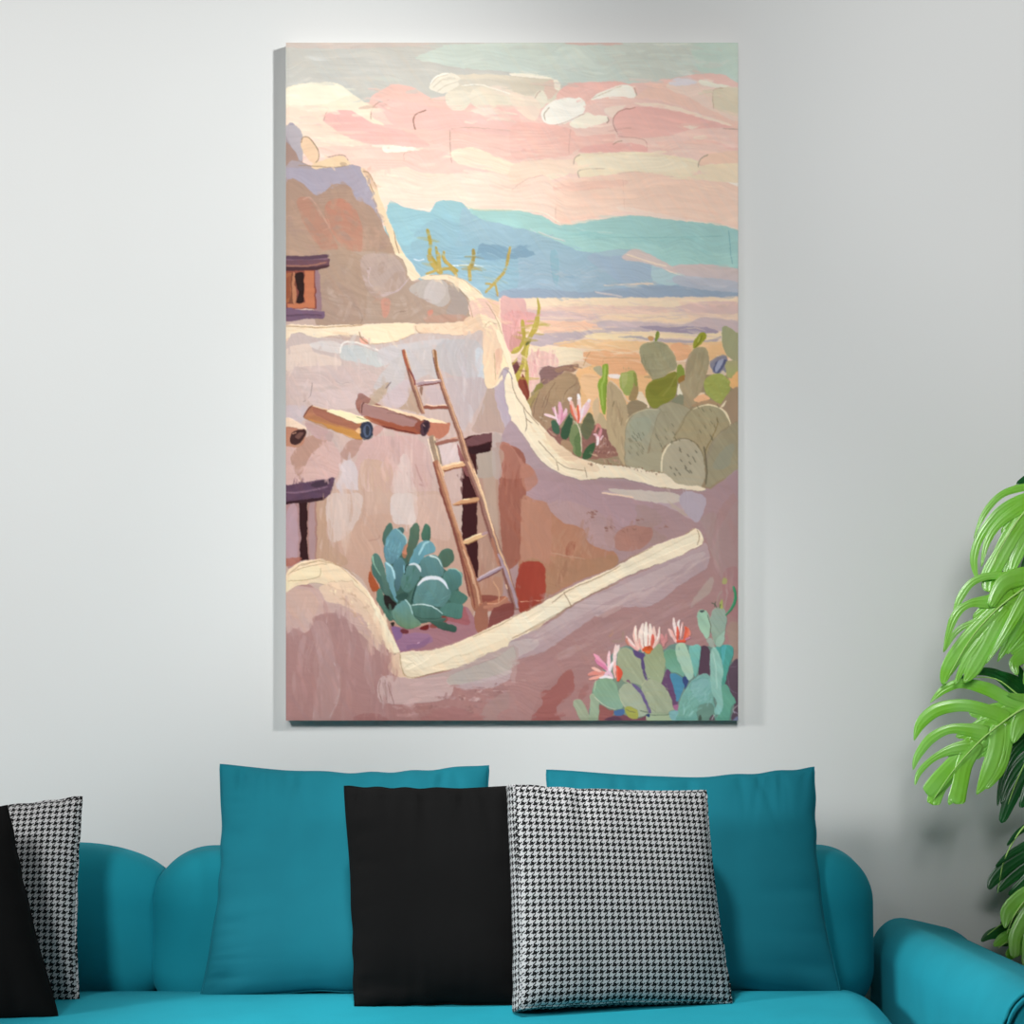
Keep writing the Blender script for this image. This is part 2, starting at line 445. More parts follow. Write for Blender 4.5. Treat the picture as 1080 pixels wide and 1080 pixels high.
# right pink sweeps
P('B', '#f6cbb8', '560,300 600,262 660,232 760,236 900,260 1040,300 1040,440 900,380 760,330 640,300')
P('B', '#f5dccb', '700,240 740,210 820,212 900,232 1040,260 1040,400 900,350 800,290 720,262', a=.7)
P('B', '#eadfe0', '715,236 740,208 800,210 840,228 780,240'); P('B', '#f4ecd9', '850,214 920,230 990,244 930,250 860,236')
P('B', '#e6d6ba', '916,262 970,250 1035,262 1035,360 920,345')
P('B', '#fbe0cb', '560,318 700,326 860,372 1000,420 860,420 720,352 600,332')
P('B', '#f3b9ae', '466,410 470,370 510,346 600,336 720,350 860,388 1000,430 900,440 820,440 700,470 500,476 478,450', g='#f5bfb2')
P('B', '#f8cfc0', '820,440 1040,440 1040,520 760,520 700,490', a=.8)
S('B', '#c78f83', '480,460 462,420 466,380 494,354 560,340', 4); S('B', '#d9a699', '486,470 560,478 606,490 614,530', 4)
S('B', '#b98f80', '960,436 1030,438', 4, a=.7); S('B', '#c09880', '916,344 914,262 960,252', 3, a=.7)
P('B', '#fbe8d5', '780,426 860,420 820,440', a=.8); P('B', '#fbe3cd', '820,476 870,466 890,474 850,484')
P('B', '#f4bfb1', '0,420 130,410 270,440 300,470 450,460 470,480 440,505 300,530 250,560 100,570 0,560', g='#f5c4b4')
D('B', '#f3b9ab #f7ccbc #f5c3b4 #f8d6c6', '0,430 260,450 280,540 120,570 0,560', 26, 180, 12, 2, 4)
P('B', '#f4b9ad', '300,540 350,516 460,500 560,505 610,520 605,545 480,540 380,546')
S('B', '#c89687', '258,550 262,470 268,440', 3, a=.5); S('B', '#b98a76', '458,508 480,494 500,490', 3)
D('B', '#f6cbba #f3bcae #f9dac8', '480,520 1030,460 1030,560 700,540', 28, 150, 12, 4, 8)
# cream band
P('A', '#f8e6cb', '806,540 900,520 1000,560 1120,600 1250,600 1340,640 1200,680 1080,650 900,610 830,590', a=.85)
P('B', '#f7e3c4', '276,590 300,556 380,545 600,544 720,560 840,580 850,620 800,655 700,650 620,636 520,636 440,660 330,664 300,650 290,620')
P('B', '#f8e8cc', '310,580 500,556 700,570 800,600 700,630 500,625 330,615', a=.7)
P('B', '#fadcc4', '0,600 120,580 280,580 290,640 180,640 0,690', a=.9)
P('B', '#f5cdb4', '850,580 900,550 1040,540 1040,610 920,594 860,604'); P('B', '#f6dfc0', '846,612 900,598 1040,600 1040,690 940,680 800,656 860,640')
S('B', '#c7a68e', '280,600 286,570 310,556', 4); S('B', '#bfa28c', '306,660 300,632 340,620 420,618', 4, a=.8)
S('B', '#b59a84', '846,610 856,574 890,556', 4); S('B', '#cfae94', '440,660 500,638 600,634 700,654 790,662', 4, a=.7)
P('B', '#fbeee0', '920,682 1035,684 1035,698 940,694')
# peach lower sky
P('B', '#f9d2bc', '170,690 500,640 620,636 760,664 1040,706 1040,900 800,860 520,810 220,872 170,800', g='#fad6c0')
P('B', '#f5c6b2', '180,690 500,670 500,700 330,716 190,716', a=.8)
P('B', '#fadac6', '0,720 110,650 180,680 200,850 120,820 0,805'); P('B', '#fbdfcd', '500,790 760,840 1040,890 1040,905 760,860 500,810', a=.8)
S('B', '#e3b49f', '0,715 60,670 140,646', 3, a=.8); S('B', '#e9bda8', '505,660 510,800', 3, a=.6); S('B', '#dca890', '196,860 200,790', 3, a=.7)
D('B', '#f9cfb8 #fbdcc8 #f8ccb6', '200,720 1020,740 1020,860 520,800 230,850', 30, 180, 20, 3, 7, a=.4)
S('A', '#f8efe4', '650,800 700,806 716,798', 5, a=.6)
# ---- mountains
P('A', '#9cc4ca', '512,785 600,795 690,812 712,808 735,770 790,764 850,772 880,805 920,835 1080,900 1300,1000 1080,1100 560,1100', g='#95b9c6')
P('A', '#a7cfc9', '880,808 960,806 1080,806 1210,832 1300,875 1420,862 1600,832 1750,846 2120,905 2120,1100 1400,1100 1150,940 1000,880', g='#aed6cd')
P('B', '#a4cdc8', '100,830 230,874 420,845 600,834 900,880 1040,905 1040,1000 700,980 300,930', a=.7)
S('A', '#d7d6bd', '870,790 930,806 1000,806 1080,806', 8); S('B', '#f2e6d2', '0,806 80,810 150,824 220,868', 6, a=.9)
S('B', '#f4dcc8', '230,874 330,858 440,840', 5, a=.8); S('B', '#c9dcd2', '290,888 330,900 460,912', 5, a=.8); S('B', '#8fbdb9', '330,930 700,930 960,925', 4, a=.7)
S('B', '#6fa5ad', '985,900 995,1000 1000,1050', 4, a=.6)
P('A', '#9fbdc8', '860,790 920,840 1080,880 1160,900 1290,950 1420,1010 1500,1040 1560,1110 860,1110 840,900', g='#9bb8c6')
P('D', '#9fbbc8', '0,0 260,-30 420,0 560,0 700,40 760,95 840,130 1035,150 1035,190 0,190', g='#a3b7c6')
P('C', '#92b7c6', '600,0 800,-40 1085,-20 1085,195 960,190 900,150 800,95 700,92 660,100', g='#9ebbc7')
P('A', '#94b5c1', '700,860 780,850 900,900 930,960 850,1010 740,1020 640,1010 620,940', a=.6)
P('A', '#9cc6ce', '560,900 640,880 620,960 580,960', a=.7)
P('A', '#7c9bb0', '915,1024 940,960 980,968 1030,962 1080,985 1120,965 1160,985 1180,1010 1080,1030 960,1030', a=.75, w=2)
S('D', '#8fb7c4', '190,-20 195,40 200,130', [30, 40, 20], f='v', a=.8)
P('D', '#a9b6c8', '340,0 520,-30 650,20 640,100 500,120 420,70', a=.6)
P('D', '#b5ccce', '640,40 700,60 790,110 720,135 640,110')
S('B', '#dfd3cc', '120,905 180,930 240,948', 6, a=.8); S('B', '#c3d2d2', '80,890 110,910', 5)
P('D', '#dbc5bd', '500,0 560,-32 640,0 740,56 860,120 740,80 620,36 520,20')
P('D', '#d9c3bd', '730,48 860,38 1035,62 1035,140 900,132 800,100', g='#cdbfc0')
S('D', '#f1ddc6', '520,-6 620,26 700,48', 7); S('D', '#f3dcc8', '700,64 780,96 850,122 960,140', 6); S('D', '#e9d1bc', '420,134 560,128 640,126', 8)
P('D', '#9caabb', '300,165 500,150 640,135 800,140 1035,160 1035,192 0,192 0,150 160,150')
S('D', '#d8c9c4', '380,165 440,175 500,184', 8, a=.9); D('D', '#a7bac6 #8eaabe #b3bec6', '0,20 200,20 500,60 480,130 0,130', 34, 130, 9, 4, 12)
D('C', '#a8c5cf #7faabd #b5c9cf', '660,0 1060,-20 1070,150 960,150 800,80', 34, 90, 7, 10, 20); S('C', '#e6ecec', '800,45 900,42 950,48', 5); S('C', '#d9dfe4', '632,14 660,20 680,16', 5)
D('B', '#9bcac6 #b7dbd2 #a2cfc9', '280,900 1020,930 1020,1050 740,1040 420,960', 34, 150, 16, 4, 10)
# ---- desert plain
P('D', '#bcbdc6', '760,90 1040,120 1040,165 840,150 740,125', a=.9)
P('D', '#f1d2b8', '-60,192 1040,186 1040,480 -60,480', s=0)
P('D', '#f7dcbc', '-10,200 400,190 780,196 1035,194 1035,206 780,212 740,232 300,224 -10,230')
P('D', '#e8c3b8', '760,230 860,206 1035,212 1035,260 900,262 720,252', g='#e0bdb5'); P('D', '#eec8b4', '130,240 420,226 740,236 660,262 340,262 140,262')
P('D', '#dcbab6', '0,238 130,246 400,268 400,290 120,290 0,262', a=.9); P('D', '#f6d6b2', '400,276 600,268 800,280 780,300 560,290 440,288')
P('D', '#f4c5a6', '130,300 280,296 400,306 400,330 240,352 130,345'); P('D', '#d3bab9', '400,296 640,302 780,310 860,280 960,288 1035,300 1035,350 820,330 560,325 410,330')
P('D', '#c8b2b5', '80,360 220,348 360,340 480,322 600,325 640,340 480,350 360,366 250,392 140,410 80,400')
P('D', '#a997a6', '580,322 700,318 860,322 940,345 860,362 740,350 640,336'); P('D', '#f8ddb2', '330,368 420,346 600,345 760,356 960,352 900,380 760,372 600,378 420,380')
P('D', '#bba9ae', '480,366 560,366 700,378 880,385 950,362 900,398 740,398 600,380', a=.9)
P('D', '#f3c894', '190,398 360,380 560,386 780,396 1035,388 1035,450 700,440 400,425 240,415', g='#efbb8b')
P('D', '#f0b384', '320,440 400,426 560,430 600,470 560,560 420,520 330,480', g='#eeae82'); P('D', '#f4bd85', '300,520 600,520 620,680 300,760', g='#eebb86')
P('D', '#eeb184', '720,410 760,396 800,404 815,440 790,470 720,470'); P('D', '#f2c08a', '880,430 940,400 980,400 980,470 900,480'); P('D', '#f2b47e', '985,560 1035,530 1035,600 1000,600')
P('H', '#eeb081', '640,340 700,300 860,320 1060,350 1080,470 800,460 700,400 640,370'); P('H', '#f4c392', '600,470 720,480 730,640 690,760 640,640 600,580')
S('H', '#c98f63', '610,400 640,330 664,296', 6, a=.8); S('H', '#d69c6d', '760,380 780,340 900,338 1040,345', 5, a=.8); S('H', '#d59a76', '600,480 720,486', 5, a=.7)
S('H', '#ecd3ad', '600,300 760,280 900,300 1020,290', 6, a=.8); S('H', '#b98e68', '610,290 700,280 860,300', 4, a=.5)
D('H', '#b7a486 #9f936e #c9a07c', '640,400 740,400 740,420 640,420', 14, 30, 5, 90, 10); D('H', '#ad9a72 #c59c72', '900,420 980,410 980,440 900,440', 14, 26, 5, 90, 10)
D('D', '#f5cda8 #e9b98f #f8dcb8', '320,400 700,410 560,500 330,470', 26, 110, 8, 2, 8); D('D', '#e6c4b4 #f6d9bc #d9bcb6 #f2cbb0', '0,200 1030,200 1030,300 0,290', 40, 200, 6, 1, 3)
D('D', '#d7bdb8 #c6b0b4 #f3d6b4', '120,310 1030,320 1030,380 200,400', 34, 170, 6, 0, 4)
# pink left bit behind the wall and the pale bank
P('D', '#e6b4ac', '-50,188 0,192 60,200 60,300 30,420 -20,430 -50,300', f='v', g='#d79d95')
P('H', '#e3a7a2', '20,0 230,0 250,60 150,150 130,240 60,300 20,200', f='v', amp=.04); P('H', '#d2948a', '60,180 130,140 140,260 60,300', f='v', a=.8)
P('H', '#f2dcbc', '190,270 330,255 500,260 600,290 606,340 560,370 480,392 380,410 260,420 190,460')
P('H', '#e9bdb0', '190,330 290,290 410,330 410,410 300,420 280,520 210,600 190,480', f='v', amp=.04)
D('H', '#e8a9a8 #f3cabf #dd9c98 #f0d5c0', '200,290 410,300 400,400 280,430 240,560 200,520', 44, 90, 12, 92, 8, f='v', a=.7)
D('H', '#e5a39f #eebcb4 #d9908c', '40,20 220,20 200,90 60,230', 26, 90, 12, 92, 10, f='v', a=.7)
P('H', '#8d6a66', '280,440 340,404 400,410 440,400 560,390 574,410 540,450 480,440 400,500 320,545 290,520'); P('H', '#a27d66', '400,420 480,400 560,388 574,408 530,450 460,440 410,450')
D('H', '#7d5a50 #b28c74 #96705f', '300,420 560,395 560,430 400,490 310,530', 26, 36, 9, -30, 40, a=.7)
# brown cactus lobe
P('H', '#a98a6b', '160,700 200,650 300,560 400,490 480,450 540,470 580,520 590,640 560,720 400,840 330,920 240,840 190,770', g='#a58368')
P('H', '#b1926f', '330,560 440,470 520,480 560,540 500,650 380,700', a=.7); P('H', '#8f8448', '240,600 250,550 290,530 310,560 260,590')
P('H', '#a89258', '160,700 210,640 280,590 240,680 190,760', a=.8)
for q in ('560,530 480,600 460,660', '400,520 330,640 300,720', '280,600 240,720 230,820', '360,600 330,700 290,820', '250,640 220,700 200,760'):
    S('H', '#7f6450', q, 5, a=.8)
D('H', '#98795e #b99c7c #a48468', '240,620 560,520 560,640 320,880', 34, 80, 10, 118, 14, f='v', a=.55)
# dark reddish soil behind wall crest
P('H', '#8a5b55', '330,900 400,850 500,900 700,850 800,880 880,1080 470,1100 380,1000', g='#9c6b5c')
D('H', '#a9786c #74443f #c69a8a #8b5a52', '360,880 480,900 760,880 850,1060 480,1070', 70, 36, 7, 60, 60, a=.8)
D('D', '#b28470 #8a5a4e #c59c84', '380,820 500,820 520,950 400,950', 40, 30, 5, 60, 60, a=.8)
# yellow stems left of wall
for q, wd in (('60,420 160,300 200,200 240,120 270,20', 34), ('150,60 160,130 160,200 120,280 70,300', 26), ('180,200 170,330 130,440 100,500', 34), ('165,340 185,440 180,560 190,640', 30), ('100,440 140,560 170,650', 40)):
    S('H', '#b9a347', q, wd, amp=.06, f='v')
for q, wd in (('200,200 180,300 170,420', 14), ('250,60 235,140', 10), ('80,280 120,260', 12), ('150,80 156,130', 10)):
    S('H', '#d0bb5a', q, wd)
P('H', '#6e3c40', '68,420 110,365 130,400 104,460 80,460'); P('H', '#8e4432', '110,540 160,480 200,600 170,680 140,640'); S('H', '#7a3228', '150,470 180,560 200,630', 12)
P('H', '#843c2e', '135,640 180,630 200,640 160,690'); S('H', '#6d6838', '180,240 210,205', 20)
P('H', '#dcb2b6', '110,330 140,305 146,350 130,400 110,370', a=.9)
S('D', '#c0a94c', '114,190 122,240 108,330 90,350', [4, 14, 16, 10]); S('D', '#c0a94c', '44,300 48,350', 10)
# yellow stems on the mountain
for q, wd in (('694,895 710,960 706,1010 740,1060 745,1090', 16), ('735,975 742,1030 760,1090', 12), ('764,1010 776,1040 800,1060 830,1085', 14)):
    S('A', '#b39a45', q, wd, amp=.08)
for q, wd in (('700,0 720,40 752,76', 18), ('745,-10 750,60 756,76', 18), ('690,82 740,64 800,60 830,90', 13), ('770,-20 775,20 820,70', 12),
              ('903,-30 900,20 886,60 890,110', 15), ('905,40 880,50', 10), ('1070,-40 1050,60 1010,110 960,165', 13), ('1000,120 1016,180', 9), ('985,128 960,126', 8)):
    S('C', '#c0a458', q, wd, amp=.08)
S('A', '#a08a4a', '903,985 905,1020 896,1070', 14)
smear(302, 46, 778, 215, 650, 2, 12, 26, 4.5, 'h')
smear(410, 225, 778, 400, 650, 3, 12, 20, 3.5, 'h', .5)
# ---- cacti on the right
P('G', '#8e9a4a', '350,260 300,300 330,330', a=0)
P('H', '#b5a886', '690,420 740,400 760,440 750,480 700,440', f='v'); P('H', '#8fa83a', '756,400 790,380 800,420 790,560 780,700 776,770 750,740 726,600 726,520 756,480', f='v', amp=.05)
S('H', '#a5ba52', '775,400 768,500 750,560 756,700', 16); S('H', '#7b9431', '792,420 784,560 775,740', 8, a=.8)
P('H', '#c5ab84', '690,840 720,760 760,770 800,870 770,880', f='v'); P('H', '#d7b893', '680,700 720,640 730,760 700,830', f='v', a=.8)
P('G', '#f3d7c6', '10,400 60,390 100,410 90,430 30,420'); P('H', '#f7e4da', '800,470 850,462 894,480 880,500 820,495')
P('G', '#efd7b8', '220,550 260,530 320,640 300,650 240,600'); P('G', '#f2e4c8', '525,520 545,460 570,548 530,548'); P('G', '#d9b091', '580,440 640,500 600,600', a=.6)
P('G', '#a5ad5c', '95,450 110,390 160,370 200,368 225,400 220,470 200,530 160,555 120,530', amp=.05); P('G', '#c1bd7e', '110,410 150,380 150,450 120,500', a=.5)
P('G', '#a88a5c', '170,545 210,450 230,470 236,540 216,590 170,590'); P('G', '#8e9248', '200,380 225,400 230,470 210,480 205,430')
P('G', '#9a8567', '140,640 180,600 240,595 300,630 260,680 190,715 150,680')
P('G', '#bca27d', '0,480 40,465 100,520 140,600 160,720 150,860 130,1000 135,1080 110,1060 60,960 0,840', f='v', g='#c0a680'); S('G', '#d9c2a8', '20,440 90,500 150,590 170,600', 10, a=.9)
D('G', '#b09673 #c9af8a #a88e6c', '10,500 80,520 140,700 120,980 20,800', 30, 120, 14, 84, 8, f='v', a=.6); S('G', '#7d6c50', '40,640 55,595', 6); S('G', '#8b7756', '105,780 118,720', 5, a=.7)
P('G', '#a19a76', '250,250 240,220 270,165 330,145 400,148 450,170 500,230 526,300 524,350 470,380 400,430 350,440 320,400 270,320', amp=.05, g='#a89c7a')
for q in ('300,380 270,310 258,250', '330,400 290,320 275,240', '340,410 310,330', '450,180 500,240 520,300', '300,170 380,155 440,175'):
    S('G', '#8f8561' if '3' == q[0] else '#b9b08c', q, 5, a=.7)
D('G', '#948d68 #aea584 #a39874', '290,180 460,190 510,320 380,410 290,300', 34, 60, 14, 70, 40, a=.5)
P('G', '#7b8a33', '362,140 366,80 380,62 394,76 392,110 376,142'); P('G', '#d29c66', '305,110 330,100 350,110 350,135 320,135'); P('G', '#9aa04e', '384,75 393,80 388,120 380,120', a=.7)
P('G', '#8b8735', '292,560 296,490 340,440 420,420 470,385 526,375 530,450 510,560 460,610 400,658 330,640', amp=.05, g='#8a8a34')
P('G', '#7d7a2c', '300,480 400,440 480,420 520,430 520,480 440,500 360,560', a=.45); S('G', '#a19b4c', '420,560 480,480 520,400', 12, a=.5)
P('G', '#8d9a3f', '530,340 560,320 585,370 582,430 560,460 530,440'); P('G', '#a9733a', '535,430 580,400 590,430 560,465', a=.9); P('G', '#b5a07c', '545,470 590,440 590,520 570,548', a=.9)
P('G', '#8d8b70', '500,580 540,550 580,560 585,620 500,610')
P('G', '#a99976', '590,380 600,300 640,215 700,185 750,200 768,260 770,330 740,440 700,560 650,640 590,640 580,560', g='#b39c7a', f='v', amp=.05)
S('G', '#c9a091', '590,360 606,290 636,240', 8, a=.7); D('G', '#9c8f6a #b8aa86 #ab9570', '610,300 750,230 740,400 620,600', 34, 80, 12, 100, 14, f='v', a=.5)
P('G', '#9b9b2e', '652,190 656,150 690,90 730,72 750,95 744,130 700,170 665,196'); S('G', '#bcbb58', '700,110 690,150', 12, a=.8); S('G', '#747321', '720,100 700,150 664,190', 6)
P('G', '#f4b98a', '655,590 690,545 730,535 780,575 740,600 690,612', h=.9); P('G', '#ecd0b0', '690,545 740,528 740,540 700,555', a=.8)
P('G', '#8d8792', '775,310 800,280 850,255 900,250 912,300 905,370 860,385 800,380 790,350'); P('G', '#5d5f7d', '800,360 830,300 890,280 905,300 850,380')
P('G', '#a2a3b8', '815,340 850,290 885,280 860,340 820,375'); S('G', '#b7a394', '780,310 840,262 905,250', 6, a=.8); P('G', '#d8c4ac', '865,385 880,365 900,385 885,408')
P('G', '#a7a67d', '868,60 890,30 930,45 970,80 1000,100 1000,310 960,290 900,240 870,150', g='#a8a27c', f='v'); P('G', '#b1a67c', '900,300 1000,300 1000,400 920,420', f='v', g='#aeb06c')
P('G', '#a6a955', '735,450 770,410 830,385 900,410 935,470 925,530 880,600 845,615 780,570 745,520', amp=.05); D('G', '#b4b668 #9b9c4b #a8ad5e', '760,440 900,420 910,520 840,600 770,540', 26, 60, 12, -40, 30, a=.6)
P('G', '#f1b878', '925,470 950,410 1000,370 1000,470 950,490'); P('G', '#a98e70', '850,640 930,530 1000,500 1000,780 930,780 880,700', g='#a98c72', f='v')
P('G', '#b8936f', '640,640 690,610 780,590 860,620 850,650', a=.9); P('G', '#f0dcb8', '856,636 900,594 905,600 880,636')
# large grey-green lobes
def lobe(tile, col, col2, pts, rim='#8b7c5f', hi='#cdbb96', f='u'):
    P(tile, col, pts, g=col2, f=f, amp=.045, h=.9)
    q = [tuple(map(float, p.split(','))) for p in pts.split()]
    S(tile, rim, q+[q[0]], 4, a=.55, amp=.1)
lobe('G', '#ada183', '#ab9d80', '350,700 380,650 450,610 520,608 600,640 640,680 620,760 560,840 500,900 420,960 400,1080 320,1080 330,860')
lobe('G', '#aba48a', '#aa9f84', '135,900 150,770 200,700 280,660 400,658 380,720 350,820 320,920 300,1000 290,1080 150,1090 135,1000')
P('G', '#9ba692', '170,760 260,720 330,740 300,860 200,900', a=.35)
lobe('G', '#ad9f7b', '#ad9875', '500,880 540,800 600,700 680,640 780,622 860,650 920,720 935,770 860,830 800,900 760,1000 740,1080 700,1000 640,910 560,880')
S('G', '#f2dcb2', '650,660 760,624 850,645', [6, 10, 12]); S('G', '#f3dfb8', '850,645 900,690 935,768', [12, 18, 8])
S('G', '#8b744c', '830,720 836,780 790,880 750,960 742,1060', 8, a=.8); S('G', '#8b7c5c', '500,880 560,790 600,700 640,660', 7, a=.7); S('G', '#d7c39b', '140,760 190,700 280,664 390,660', 6, a=.9)
lobe('G', '#a59b80', '#9e8a70', '750,1080 770,960 820,870 900,810 1005,770 1005,1090 900,1160'); P('G', '#9a9c8a', '820,1000 860,900 940,850 960,920 900,1040', a=.5)
P('G', '#9b7b67', '940,800 1000,780 1000,900 960,960', a=.6); S('G', '#d9c6a2', '930,770 945,830', 6)
lobe('G', '#bfb096', '#b5a489', '412,1110 420,1010 470,920 540,885 620,890 680,930 720,1000 735,1090 735,1200 600,1250 460,1240')
S('G', '#f0e2c4', '410,1090 430,990 480,915 530,890', [14, 12, 8]); S('G', '#6e6047', '480,915 520,895 600,882 680,920 725,1000 740,1080', 5, a=.7)
P('G', '#c4b79a', '440,1000 540,900 620,930 560,1060 460,1100', a=.5)
for cx, cy, r, k in ((215, 900, 60, 16), (440, 860, 80, 14), (600, 1000, 80, 14), (760, 760, 90, 12), (900, 950, 60, 10)):
    for i in range(k):
        x = cx+rng.uniform(-r, r); y = cy+rng.uniform(-r*1.6, r*1.6); S('G', '#5e5a44', [(x, y), (x+16, y+26)], 5, a=.7)
D('G', '#8f8c6c #b0a888 #a09a80', '170,760 380,680 560,660 420,940 160,1060', 60, 70, 10, 62, 14, a=.4)
D('G', '#958662 #b5a580', '560,820 700,660 880,700 760,940', 30, 80, 10, 62, 14, a=.4)
# lower continuation of lobes (tile D)
P('D', '#ada184', '520,940 600,900 690,900 680,990 600,980'); P('D', '#b7a98e', '690,980 700,880 760,845 830,850 870,920 875,1000 850,1060 760,1050', f='u', amp=.04)
P('D', '#a39678', '880,1050 900,900 960,800 1035,770 1035,980 960,1010', f='u', amp=.04); P('D', '#969886', '910,960 960,880 1010,860 980,960', a=.5)
S('D', '#6e634c', '872,870 885,960 880,1040', 8, a=.8); S('D', '#ead9b6', '680,980 684,910 710,860', 8)
for i in range(16):
    x = 770+rng.uniform(-60, 70); y = 930+rng.uniform(-60, 70); S('D', '#5e5a48', [(x, y), (x+9, y+12)], 4, a=.8)
# flowers over the wall crest
P('H', '#38563c', '440,900 470,830 510,760 530,800 520,880 480,965 445,940'); P('H', '#41614a', '366,830 390,812 430,860 420,920 380,890')
P('H', '#7d8b5c', '500,940 520,870 560,830 590,880 605,1010 600,1080 560,1080 520,1020', f='v'); P('H', '#4e6a3a', '545,960 590,900 600,1060 560,1080', a=.5)
P('H', '#6b6a4c', '592,860 620,790 660,757 688,800 685,880 640,960 600,920', amp=.06); P('H', '#3d5c3a', '606,1080 640,1020 690,986 696,1030 660,1100 610,1110')
S('H', '#e8cdb5', '560,830 590,920 600,1060', [6, 10, 6]); P('H', '#ab8768', '445,980 480,960 530,1010 520,1080 460,1050')
for q, c, wd in (('430,850 420,800 380,720', '#dfa3b4', 26), ('430,850 440,760 430,680', '#e7a8bd', 34), ('430,830 470,760 480,730', '#eebfca', 26), ('420,810 360,780 318,770', '#f4d0d2', 22),
                 ('430,850 460,800 488,760', '#e19cb0', 20), ('420,840 400,770 395,710', '#f6dadd', 12), ('440,840 450,780 452,730', '#d987a2', 10),
                 ('570,830 545,760 510,660', '#f0b8aa', 36), ('570,830 580,720 572,620', '#f9dcd6', 32), ('580,830 610,740 660,665', '#f4c9cd', 38), ('560,820 530,760 515,700', '#e9745a', 18),
                 ('570,835 575,780 570,700', '#ea6a4a', 18), ('585,820 600,760 620,700', '#f6dfe2', 16), ('600,800 640,740 662,700', '#f1bfc6', 14), ('510,670 505,655 520,650', '#fae8e4', 26), ('575,650 572,625', '#fdf1ee', 22), ('650,670 660,660', '#fbe9e8', 22),
                 ('720,1000 710,930 690,920', '#e9b8bd', 22), ('720,990 735,920 745,880', '#d78d92', 24), ('715,1000 722,940', '#f8e6e8', 18), ('740,960 760,930', '#efc5c8', 12), ('700,900 720,850 740,870', '#cf8478', 26)):
    S('H', c, q, [wd*.5, wd, wd*.7][:max(2, len(q.split()))] if len(q.split()) == 3 else wd, h=1.2)
D('H', '#d9a79a #f3ddd0 #a97668', '690,960 800,960 820,1060 720,1070', 22, 40, 5, 120, 30, a=.9)
# ---- adobe house, upper storey
P('A', '#a9a0ab', '40,600 60,420 100,430 130,520 130,590 190,610', g='#a68f86'); P('A', '#b8aeb2', '44,430 100,425 130,480 125,580 100,560 60,490', g='#b5abb0')
P('A', '#a98a7d', '40,500 100,545 110,590 170,612 40,616')
P('A', '#eec9a6', '120,490 150,475 185,510 198,560 185,600 150,570 130,540'); S('A', '#9d8067', '122,500 130,476 160,480 196,530 200,570 180,600', 4)
P('A', '#ac9c9e', '48,612 200,618 330,600 380,610 410,650 450,740 500,900 560,1090 40,1090', g='#b39583')
P('A', '#aaa0ac', '48,614 200,620 340,602 390,612 420,680 470,820 480,870 430,800 390,780 330,700 260,700 200,740 120,690 48,660')
P('A', '#ab8c7a', '48,700 120,680 190,740 270,690 340,700 370,760 440,790 500,900 560,1100 48,1100', g='#b2937d')
P('A', '#b58570', '100,770 150,750 210,830 240,880 300,1000 240,1010 150,900'); P('A', '#ba816b', '225,800 260,760 330,765 390,850 395,1000 320,980 250,890', g='#bb8a74')
S('A', '#c79a86', '130,760 160,750 200,800 250,890', 8, a=.8); S('A', '#c59681', '230,820 250,880 220,900', 5, a=.7)
D('A', '#a98975 #b5957f #bd9884 #a3867a', '60,720 360,720 460,860 540,1080 60,1080', 70, 90, 26, 60, 60, a=.4)
P('A', '#edcda6', '170,600 230,575 300,560 330,575 340,600 260,612 180,618'); S('A', '#a88b6c', '110,602 180,606 260,612 330,604', 4, a=.8); S('A', '#8d7263', '240,566 310,556 335,580', 4, a=.7)
P('A', '#eed0ac', '390,620 420,630 460,700 500,800 560,950 640,1090 580,1090 530,960 480,820 430,700', g='#efd2ab', h=1.1)
P('A', '#dcb79c', '398,622 420,630 460,690 464,712 440,700', a=.7)
for q in ('400,630 430,640 462,700', '430,680 455,740', '550,950 580,1040 600,1070', '540,900 560,980'): S('A', '#9b7c62', q, 4, a=.8)
P('C', '#f1d9b8', '540,0 590,-5 640,60 662,96 620,110 580,60', h=1.1); P('C', '#b39a88', '200,0 540,-10 620,110 700,100 800,110 880,200 890,290 640,310 400,310 250,320 200,160', g='#b09583')
P('C', '#b0937e', '190,0 400,0 420,200 380,310 190,310', g='#ac8f7c')
P('C', '#b8a096', '400,0 540,0 600,100 560,160 460,190 400,100', f='u', a=.8); P('C', '#c4aaa4', '430,90 440,50 425,60 425,110', a=.9)
for q in ('600,110 560,160 480,180', '590,130 540,170 460,190', '610,100 570,150 500,170', '420,60 430,120 450,140'): S('C', '#c8b0b0', q, 5, a=.6)
P('C', '#b9aba2', '610,150 700,100 780,120 800,190 760,230 680,200', f='v'); P('C', '#a9988e', '790,130 850,150 880,220 860,280 780,260 800,200'); P('C', '#ccbfbb', '700,120 750,105 780,160 740,215 680,195', a=.55, f='v')
P('C', '#c98f7c', '486,200 520,195 525,240 510,280 490,270', f='v', a=.9); P('C', '#cf8a76', '695,255 715,245 718,265 700,275'); P('C', '#c3917c', '690,275 850,265 870,295 700,300', a=.6)
P('C', '#a78b7c', '230,110 340,150 380,230 400,290 260,300 210,240', a=.6)
for q in ('350,225 385,240 398,290 390,305', '540,270 560,255 600,250', '420,60 430,60'): S('C', '#8a6f60', q, 4, a=.7)
D('C', '#aa8e7c #b89f90 #a58a7c #bca596', '210,20 580,20 600,120 860,200 860,290 220,300', 60, 80, 24, 70, 50, a=.4)
